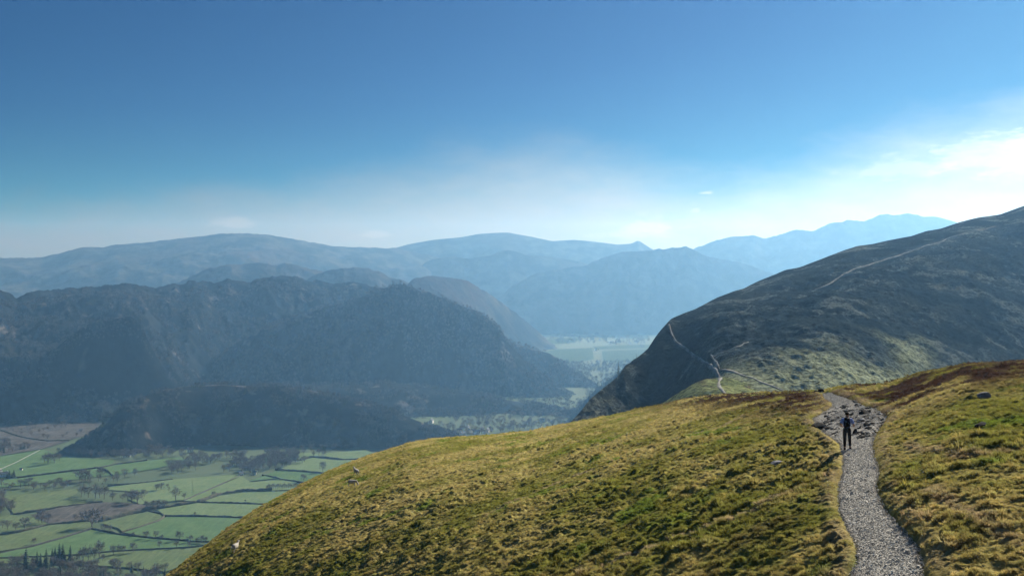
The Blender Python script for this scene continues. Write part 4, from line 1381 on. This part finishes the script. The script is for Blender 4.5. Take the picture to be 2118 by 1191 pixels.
def field_trees(pts, label, group=None, wide=1.0):
    """(x, y base, height) in an enlarged crop"""
    pts = sorted(pts) if isinstance(label, str) else pts
    if isinstance(label, str) and len(pts) > 1:
        label = [label + ', ' + ORD[k] + ' from the left' for k in range(len(pts))]
    for k, (x, y, hh) in enumerate(pts):
        p_ = floor_at(x, y, 0.1)
        tree('bare_tree', p_, hh / FPX * p_[1], TP[int(RNG.integers(0, 5))], label[k] if isinstance(label, list) else label, group, wide * RNG.uniform(0.72, 0.95))


ORD = ['first', 'second', 'third', 'fourth', 'fifth', 'sixth', 'seventh', 'eighth', 'ninth', 'tenth', 'eleventh', 'twelfth', 'thirteenth', 'fourteenth']


def cc1(*p):
    return [(a / 3.782, 880 + b / 3.782, h_ / 3.782) for a, b, h_ in p]


def cc2(*p):
    return [(400 + a / 3.782, 820 + b / 3.782, h_ / 3.782) for a, b, h_ in p]


field_trees(cc1((1375, 585, 105)), 'big round bare oak standing alone in the pale field', wide=1.25)
field_trees(cc1((880, 582, 65), (1440, 575, 50), (1665, 550, 36), (265, 925, 52), (1525, 705, 32), (1920, 598, 22)),
            ['small round bare tree left of the bare clump above the bracken', 'little pale tree just right of the big oak', 'small bush tree on the tall bushy hedge', 'thin lone tree in the yellow rough field',
             'tiny lone tree on the lower straight hedge', 'tiny sapling in the pale field above the upper straight hedge'])
field_trees(cc1((375, 300, 90), (425, 292, 75), (465, 275, 60), (350, 285, 60)), 'bare tree of the little group in the top left field', 'trees in the top left field', 1.2)
field_trees(cc1((625, 425, 85), (665, 430, 90), (690, 425, 70), (785, 415, 80)), 'bare tree under the long dark hedge at the left', 'trees below the long dark hedge', 1.2)
field_trees(cc1((225, 475, 75), (160, 480, 60), (350, 500, 55), (420, 500, 50), (500, 490, 50)), 'bare tree in the belt across the fields at the left', 'trees in the left part of the belt', 1.2)
field_trees(cc1((635, 555, 90), (690, 560, 85), (745, 565, 110), (780, 560, 70), (815, 570, 95), (660, 540, 70)), 'bare tree in the clump above the bracken patch', 'clump above the bracken patch', 1.1)
field_trees(cc1((1000, 590, 75), (1030, 605, 95), (1075, 605, 100), (1130, 555, 60), (960, 580, 50), (1050, 580, 80)), 'bare tree in the dense clump left of the big oak', 'dense clump left of the big oak', 1.2)
field_trees(cc1((1225, 505, 50), (1260, 500, 55), (1310, 485, 30)), 'small round bare tree on the ragged line above the big oak', 'round trees above the big oak', 1.3)
field_trees(cc1((1190, 650, 70), (1240, 650, 75), (1150, 640, 55), (1285, 640, 60)), 'bushy bare tree at the right end of the bracken patch', 'trees at the right end of the bracken', 1.2)
field_trees(cc1((720, 790, 140)), 'biggest spreading bare tree below the bracken patch', wide=1.3)
field_trees(cc1((640, 745, 70), (590, 740, 50), (330, 760, 110), (375, 765, 80), (300, 755, 60)), 'bare tree on the ragged hedge above the yellow field', 'trees on the ragged hedge above the yellow field', 1.1)
field_trees(cc1((190, 820, 100), (60, 810, 70), (120, 815, 60), (20, 800, 60)), 'bushy bare tree at the left edge above the yellow field', 'bushy trees at the left edge above the yellow field', 1.3)
field_trees(cc1((815, 825, 55), (860, 830, 55), (1040, 865, 35), (1145, 880, 60), (1220, 885, 65), (1265, 890, 40)), 'bare tree on the dark hedge right of the big spreading tree', 'trees on the dark hedge', 1.2)
field_trees(cc1((1405, 895, 75), (1490, 910, 55), (1575, 915, 60), (1610, 915, 50), (1540, 915, 40)), 'bare tree in the row near the foot of the near hillside', 'row near the hillside foot', 1.2)
field_trees(cc1((650, 1060, 110), (690, 1065, 120), (735, 1060, 110), (775, 1040, 140), (620, 1050, 80), (800, 1060, 60)), 'thin pale birch like tree right of the spruces', 'thin trees right of the spruces', 0.85)
field_trees(cc1((885, 1010, 80), (930, 1000, 70), (965, 995, 60), (1045, 990, 80), (1245, 960, 60), (1380, 955, 60), (1480, 950, 50)), 'thin bare tree along the wall behind the spruces', 'trees along the wall behind the spruces', 1.0)
field_trees(cc2((1015, 590, 85)), 'bushy round tree near the hillside edge', wide=1.0)
field_trees(cc2((862, 662, 60)), 'small lone tree in the field near the hillside edge', wide=1.2)
field_trees(cc2((160, 775, 35), (945, 655, 30), (1095, 590, 30)), ['small tree on the hedge left of the row of thin trees', 'tiny tree right of the small lone tree', 'low bush at the hillside edge right of the bushy round tree'], None, 1.2)
field_trees(cc2(*[(575 + 17 * k, 732 - k * 0.7, 42 + (k * 7) % 12) for k in range(14)]), 'thin bare tree in the even row along the far hedge', 'even row of thin trees along the far hedge', 0.6)
field_trees(cc2((940, 470, 45), (980, 462, 55), (1020, 462, 45)), 'bare tree of the small group by the farthest field', 'small group by the farthest field', 1.1)
SPR = [(205, 1150, 200, 'broad dark spruce leftmost of the stand'), (290, 1100, 125, 'short dark spruce second from the left of the stand'), (362, 1120, 165, 'dark spruce third from the left of the stand'), (318, 1110, 120, 'thin spruce squeezed between two darker ones in the stand'),
       (410, 1075, 120, 'low dark spruce in the middle of the stand'), (432, 1070, 130, 'narrow dark spruce left of the tallest pair'), (465, 1065, 155, 'left tree of the tallest pair of spruces'), (492, 1065, 150, 'right tree of the tallest pair of spruces'), (550, 1055, 125, 'lone narrow spruce at the right of the stand'),
       (1030, 1150, 80, 'small dark spruce apart to the right near the bottom edge'), (1140, 1170, 60, 'left of two small spruces by the hillside foot'), (1180, 1175, 70, 'right of two small spruces by the hillside foot'), (1290, 1185, 80, 'spruce half hidden by the near hillside at the bottom')]
for k, (x, y, hh, lab) in enumerate(SPR):
    p_ = floor_at(x / 3.782, 880 + y / 3.782, 0)
    tree('spruce_tree', p_, hh / 3.782 / FPX * p_[1], SP[k % 4], lab, 'spruces at the bottom left', 1.15)


def fell_tree(u, v, hpx, lab, k):
    vs, Ys, vf, Yf = fellM.par(np.array([u]))
    Y = float(fellM.invert(u, max(v - HOR, vs[0] + 3)))
    x = (u - UC) / FPX * Y
    z = float(fellM.z(np.array(x), np.array(Y)))
    tree('spruce_tree', (x, Y, z - 0.3), hpx / FPX * Y, SP[4 + k % 2], lab, None, 0.9)


fell_tree(1279, 784, 40, 'tall thin conifer standing alone on the steep edge of the dark fell', 0)
fell_tree(1316, 744, 15, 'small thin conifer higher up the steep edge of the dark fell', 1)
fell_tree(1310, 749, 12, 'tiny conifer just left of the small one high on the fell edge', 0)
fell_tree(1219, 830, 22, 'thin conifer low on the steep edge of the dark fell', 1)
fell_tree(1210, 845, 20, 'lowest thin conifer where the dark fell meets the near hillside', 0)


# ------------------------------------------------------------------ houses
def house(u, v, L, W, H, rz, label, group=None, chim=1, z=0.0):
    e = empty('house', floor_at(u, v, z), rz)
    bm = bmesh.new()
    a, b = L / 2, W / 2
    rh = W * 0.42
    vs_ = [bm.verts.new(c) for c in ((-a, -b, -0.5), (a, -b, -0.5), (a, b, -0.5), (-a, b, -0.5), (-a, -b, H), (a, -b, H), (a, b, H), (-a, b, H), (-a, 0, H + rh), (a, 0, H + rh))]
    for f in ((0, 1, 5, 4), (2, 3, 7, 6), (1, 2, 6, 9, 5), (3, 0, 4, 8, 7), (4, 5, 9, 8), (6, 7, 8, 9), (3, 2, 1, 0)):
        bm.faces.new([vs_[i] for i in f])
    me = bpy.data.meshes.new('wall')
    bm.to_mesh(me)
    bm.free()
    link('wall', me, MAT['white_wall'], e)
    RV = []
    o_, th = 0.35, 0.18
    for s in (-1, 1):
        i0 = [(-a - o_, s * (b + o_), H - o_ * 0.84), (a + o_, s * (b + o_), H - o_ * 0.84), (a + o_, 0, H + rh), (-a - o_, 0, H + rh)]
        RV += [(x, y, zz + 0.03) for x, y, zz in i0] + [(x, y, zz + 0.03 + th) for x, y, zz in i0]
    RF = []
    for k in (0, 8):
        RF += [(k, k + 1, k + 2, k + 3), (k + 7, k + 6, k + 5, k + 4), (k, k + 4, k + 5, k + 1), (k + 1, k + 5, k + 6, k + 2), (k + 2, k + 6, k + 7, k + 3), (k + 3, k + 7, k + 4, k)]
    rm = bpy.data.meshes.new('roof')
    rm.from_pydata(RV, [], RF)
    rf = link('roof', rm, MAT['slate_roof'], e)

    def box(nm, c, s, m, par):
        bmx = bmesh.new()
        bmesh.ops.create_cube(bmx, size=1.0)
        for vv in bmx.verts:
            vv.co = Vector((vv.co.x * s[0] + c[0], vv.co.y * s[1] + c[1], vv.co.z * s[2] + c[2]))
        mm = bpy.data.meshes.new(nm)
        bmx.to_mesh(mm)
        bmx.free()
        return link(nm, mm, m, par)
    for k in range(chim):
        box('chimney', ((a - 0.7) * (1 if k == 0 else -1), 0, H + rh + 0.5), (0.9, 0.7, 1.6), MAT['white_wall'], rf)
    nw = max(2, int(L / 3.2))
    for k in range(nw):
        for zz in ((1.4, 3.7) if H > 4.5 else (1.4,)):
            box('window', (-a + (k + 0.5) * L / nw, -b - 0.02, zz), (1.0, 0.1, 1.2), MAT['window_dark'], e)
    box('door', (0.4, -b - 0.03, 0.95), (1.0, 0.1, 2.0), MAT['slate_roof'], e)
    return tag(e, label, 'house', group)


def hc1(x, y):
    return x / 3.782, 880 + y / 3.782


house(*hc1(30, 400), 12, 7, 5.2, 0.5, 'white farmhouse among dark trees at the left edge of the fields', chim=2)
house(*hc1(-10, 375), 9, 6, 4.0, 1.2, 'white barn behind the farmhouse at the left edge')
house(*hc1(165, 347), 4, 3, 2.2, 0.2, 'tiny pale shed on the pale fence line right of the farmhouse', chim=0)
house(*hc1(1490, 205), 10, 6, 4.8, 0.4, 'white house in the trees at the foot of the knoll', chim=2)
house(*hc1(990, 242), 12, 5, 2.6, 0.3, 'long low pale building at the shaded foot of the knoll', chim=0)
house(*hc1(1886, 386), 7, 5, 3.2, 0.7, 'small white cottage at the top end of the slanting wall')
house(*hc1(1990, 378), 6, 5, 3.2, 0.2, 'second small white cottage just right of the first')
for k, (u, v) in enumerate(sorted([(905, 902), (918, 899), (930, 903), (944, 897), (958, 900), (972, 894), (985, 896), (996, 891), (1008, 893), (1015, 889), (950, 893), (968, 888)])):
    house(u, v, 10 + k % 3 * 2, 7, 5.0, 0.3 + 0.5 * (k % 4), 'white village house just beyond the near hillside crest, ' + ORD[k] + ' from the left', 'village houses')
for k, (u, v, lab) in enumerate([(872, 886, 'white house alone in the hazy woods left of the village'), (892, 874, 'white house in the hazy woods above the village'), (1123, 872, 'pale house in hazy trees near the foot of the dark fell'), (1262, 710, 'left white farm building in the far valley fields'),
                                 (1272, 708, 'right white farm building in the far valley fields'), (1233, 724, 'tiny white house in the middle of the far valley')]):
    house(u, v, 12, 8, 5.2, 0.4 + k, lab)
for k, (x, y, hh) in enumerate([(75, 400, 55), (110, 400, 60), (95, 405, 45), (60, 410, 40)]):
    p_ = floor_at(*hc1(x, y))
    tree('spruce_tree', p_, hh / 3.782 / FPX * p_[1], SP[k % 4], 'dark evergreen beside the white farmhouse at the left edge, ' + ORD[[1, 3, 2, 0][k]] + ' from the left', 'evergreens by the farmhouse', 1.7)


# ------------------------------------------------------------------ skinned bodies
def skin_mesh(name, verts, edges, radii, mats, sub=2, mat_fn=None):
    """joints and bones -> one smooth surface, baked to a mesh"""
    me = bpy.data.meshes.new(name + '_bones')
    me.from_pydata(verts, edges, [])
    o = bpy.data.objects.new(name + '_bones', me)
    COL.objects.link(o)
    sk = o.modifiers.new('skin', 'SKIN')
    sk.use_smooth_shade = True
    for i, d in enumerate(me.skin_vertices[0].data):
        rr = radii[i]
        d.radius = rr if isinstance(rr, (tuple, list)) else (rr, rr)
        d.use_root = False
    seen, adj = set(), {}
    for a, b in edges:
        adj.setdefault(a, []).append(b)
        adj.setdefault(b, []).append(a)
    for i in range(len(verts)):
        if i not in seen:
            me.skin_vertices[0].data[i].use_root = True
            st = [i]
            while st:
                q_ = st.pop()
                if q_ in seen:
                    continue
                seen.add(q_)
                st += adj.get(q_, [])
    sb = o.modifiers.new('sub', 'SUBSURF')
    sb.levels = sb.render_levels = sub
    dg = bpy.context.evaluated_depsgraph_get()
    out = bpy.data.meshes.new_from_object(o.evaluated_get(dg))
    out.name = name
    bpy.data.objects.remove(o)
    out.materials.clear()
    for m in mats:
        out.materials.append(m)
    for p_ in out.polygons:
        p_.use_smooth = True
        p_.material_index = mat_fn(p_.center) if mat_fn else 0
    return out


def cloth(name, c, d=0.8):
    return noisy(name, tuple(x * d for x in c), c, 30.0, rough=0.85, bump_scale=60.0, bdist=0.004)


SKIN = cloth('skin', (0.42, 0.25, 0.18), 0.9)
HAIR = cloth('dark_hair', (0.03, 0.02, 0.014))
SHIRT = cloth('blue_shirt', (0.28, 0.38, 0.78))
TROUS = cloth('black_trousers', (0.02, 0.02, 0.022))
BOOT = cloth('dark_boot', (0.03, 0.024, 0.02))
PACK = cloth('navy_pack', (0.012, 0.016, 0.05))
PACKD = cloth('black_strap', (0.014, 0.014, 0.016))
SOCK = cloth('pale_label', (0.4, 0.42, 0.5))

hx, hy = fg_pt(1752, 927)
hz = float(path_z(np.array(hx), np.array(hy)))
man = empty('person', (hx, hy, hz), -math.atan2(hx, hy))
tag(man, 'person in blue shirt and dark trousers with navy backpack walking away up the path', 'person')
# +y is away from the camera: he walks away, left foot back, elbows out, hands held in front
Bv = [(0, 0, 0.94), (0, 0.0, 1.08), (0, 0.0, 1.26), (0, 0.0, 1.42), (0, 0.02, 1.52), (0, 0.03, 1.60), (0, 0.04, 1.68), (0, 0.03, 1.745),   # 0-7 spine, head
      (-0.10, 0.0, 0.90), (-0.105, 0.05, 0.50), (-0.10, -0.07, 0.10), (-0.105, 0.05, 0.045), (-0.11, 0.13, 0.035),                          # 8-12 left leg
      (0.10, 0.0, 0.90), (0.115, 0.10, 0.50), (0.14, 0.07, 0.11), (0.15, 0.18, 0.055), (0.155, 0.25, 0.045),                                 # 13-17 right leg
      (-0.20, 0.0, 1.42), (-0.29, -0.02, 1.17), (-0.22, 0.18, 1.06), (-0.20, 0.25, 1.05),                                                   # 18-21 left arm
      (0.20, 0.0, 1.42), (0.31, -0.02, 1.18), (0.30, 0.18, 1.08), (0.30, 0.26, 1.075)]                                                       # 22-25 right arm
Be = [(0, 1), (1, 2), (2, 3), (3, 4), (4, 5), (5, 6), (6, 7), (0, 8), (8, 9), (9, 10), (10, 11), (11, 12), (0, 13), (13, 14), (14, 15), (15, 16), (16, 17), (3, 18), (18, 19), (19, 20), (20, 21), (3, 22), (22, 23), (23, 24), (24, 25)]
Br = [(.15, .11), (.145, .10), (.16, .11), (.15, .10), .055, (.075, .085), (.08, .10), (.06, .075), (.09, .09), .062, .042, .04, .03, (.09, .09), .062, .042, .04, .03, .062, .046, .034, (.036, .022), .062, .046, .034, (.036, .022)]
for wrist, sx in ((21, -1), (25, 1)):
    wx, wy, wz = Bv[wrist]
    for j, (off, ln) in enumerate([(-0.027, 0.062), (-0.009, 0.072), (0.009, 0.068), (0.026, 0.052)]):
        i = len(Bv)
        Bv += [(wx + off, wy + 0.01, wz), (wx + off * 1.1, wy + 0.03 + ln * 0.6, wz - 0.012), (wx + off * 1.1, wy + 0.02 + ln * 0.8, wz - 0.045)]
        Be += [(i, i + 1), (i + 1, i + 2)]
        Br += [.009, .008, .0065]
    i = len(Bv)
    Bv += [(wx - sx * 0.025, wy - 0.02, wz), (wx - sx * 0.055, wy + 0.01, wz - 0.012), (wx - sx * 0.06, wy + 0.035, wz - 0.03)]
    Be += [(i, i + 1), (i + 1, i + 2)]
    Br += [.011, .0095, .008]
body = link('body', skin_mesh('body', Bv, Be, Br, [SKIN]), None, man)


def blob(nm, c, s, m, par, sub=3, rot=(0, 0, 0), box_=0.0):
    bmx = bmesh.new()
    bmesh.ops.create_icosphere(bmx, subdivisions=sub, radius=1.0)
    for vv in bmx.verts:
        q_ = vv.co
        if box_:
            mx_ = max(abs(q_.x), abs(q_.y), abs(q_.z))
            q_ = q_ * (1 - box_) + q_ / mx_ * box_
        vv.co = Vector((q_.x * s[0], q_.y * s[1], q_.z * s[2]))
    for f in bmx.faces:
        f.smooth = True
    mm = bpy.data.meshes.new(nm)
    bmx.to_mesh(mm)
    bmx.free()
    o = link(nm, mm, m, par)
    o.location = c
    o.rotation_euler = rot
    return o


blob('ear', (-0.083, 0.035, 1.665), (0.014, 0.022, 0.034), SKIN, man, 2)
blob('ear', (0.083, 0.035, 1.665), (0.014, 0.022, 0.034), SKIN, man, 2)
blob('nose', (0, 0.145, 1.655), (0.016, 0.026, 0.026), SKIN, man, 2)
blob('hair', (0, 0.025, 1.712), (0.092, 0.112, 0.085), HAIR, man, 3)
link('trousers', skin_mesh('trousers', [(0, 0, 1.10), (0, 0, 0.94), (-0.10, 0, 0.88), (-0.107, 0.05, 0.50), (-0.102, -0.065, 0.11), (0.10, 0, 0.88), (0.117, 0.10, 0.50), (0.14, 0.068, 0.12)],
                           [(0, 1), (1, 2), (2, 3), (3, 4), (1, 5), (5, 6), (6, 7)], [(.165, .125), (.18, .135), (.108, .11), .083, .068, (.108, .11), .083, .068], [TROUS]), None, man)
link('shirt', skin_mesh('shirt', [(0, 0, 0.99), (0, 0, 1.26), (0, 0, 1.42), (0, 0.015, 1.49), (-0.20, 0, 1.415), (-0.275, -0.018, 1.22), (0.20, 0, 1.415), (0.29, -0.018, 1.22)],
                        [(0, 1), (1, 2), (2, 3), (2, 4), (4, 5), (2, 6), (6, 7)], [(.185, .14), (.195, .13), (.17, .11), .065, .088, .08, .088, .08], [SHIRT]), None, man)
for bx, by, bz in ((-0.105, 0.0, 0.05), (0.148, 0.13, 0.06)):
    bt = blob('boot', (bx, by, bz), (0.055, 0.14, 0.06), BOOT, man, 3, (0, 0, 0), 0.4)
    blob('sole', (0, 0.0, -0.045), (0.057, 0.143, 0.014), PACKD, bt, 2, (0, 0, 0), 0.5)
pk = blob('backpack', (0, -0.185, 1.27), (0.155, 0.09, 0.25), PACK, man, 3, (0.05, 0, 0), 0.45)
blob('pocket', (0, -0.085, -0.06), (0.10, 0.035, 0.12), PACKD, pk, 3, (0, 0, 0), 0.5)
blob('top_lid', (0, -0.01, 0.215), (0.125, 0.085, 0.05), PACKD, pk, 3, (0, 0, 0), 0.4)
for s in (-1, 1):
    link('strap', skin_mesh('strap', [(s * 0.09, 0.05, 0.2), (s * 0.105, 0.17, 0.245), (s * 0.11, 0.29, 0.17), (s * 0.13, 0.31, 0.0), (s * 0.13, 0.2, -0.17)], [(0, 1), (1, 2), (2, 3), (3, 4)], [(.028, .012)] * 5, [PACKD], 1), None, pk)
blob('label_patch', (0.07, -0.065, 0.19), (0.03, 0.012, 0.012), SOCK, pk, 2, (0, 0, 0.3), 0.5)

# ---- sheep
WOOL = noisy('sheep_wool', (0.3, 0.28, 0.24), (0.5, 0.47, 0.41), 12.0, bump_scale=25.0, bdist=0.03)
SFACE = cloth('sheep_face', (0.62, 0.58, 0.52), 0.8)


def sheep(u, v, rz, graze, label):
    x, y = fg_pt(u, v)
    z = float(ground_z(np.array([x]), np.array([y]))[0]) + 0.06
    e = empty('sheep', (x, y, z), rz)
    hd = [(0.50, 0, 0.62), (0.66, 0, 0.34), (0.74, 0, 0.20), (0.80, 0, 0.10)] if graze else [(0.50, 0, 0.74), (0.62, 0, 0.92), (0.72, 0, 0.95), (0.84, 0, 0.88)]
    V = [(-0.48, 0, 0.60), (-0.25, 0, 0.60), (0.05, 0, 0.58), (0.34, 0, 0.61)] + hd
    E = [(0, 1), (1, 2), (2, 3), (3, 4), (4, 5), (5, 6), (6, 7)]
    R = [.17, .24, .25, .21, .13, .10, .085, .05]
    for sx, sy, root in ((-0.38, -0.13, 1), (-0.38, 0.13, 1), (0.3, -0.12, 3), (0.3, 0.12, 3)):
        i = len(V)
        hind = sx < 0
        V += [(sx, sy, 0.45), (sx + (0.06 if hind else 0.0), sy, 0.34), (sx - (0.05 if hind else -0.02), sy, 0.20), (sx, sy, 0.02)]
        E += [(root, i), (i, i + 1), (i + 1, i + 2), (i + 2, i + 3)]
        R += [.085, .055, .035, .032]
    me = skin_mesh('body', V, E, R, [WOOL, SFACE], 2, lambda c: 1 if (c.z < 0.3 and c.x < 0.5) or c.x > (0.62 if graze else 0.66) else 0)
    b = link('body', me, None, e)
    hp = hd[2]
    for s in (-1, 1):
        blob('ear', (hp[0] - 0.04, s * 0.10, hp[2] + 0.05), (0.03, 0.07, 0.02), SFACE, e, 2)
    blob('tail', (-0.66, 0, 0.52), (0.05, 0.05, 0.14), WOOL, e, 2)
    return tag(e, label, 'sheep')


sheep(728, 1007, 0.1, True, 'white sheep grazing side on low on the left flank of the hillside')
sheep(737, 983, 2.2, False, 'white sheep higher up the flank just above the grazing one')
sheep(486, 1143, 1.3, False, 'white sheep alone near the lower left edge of the hillside')
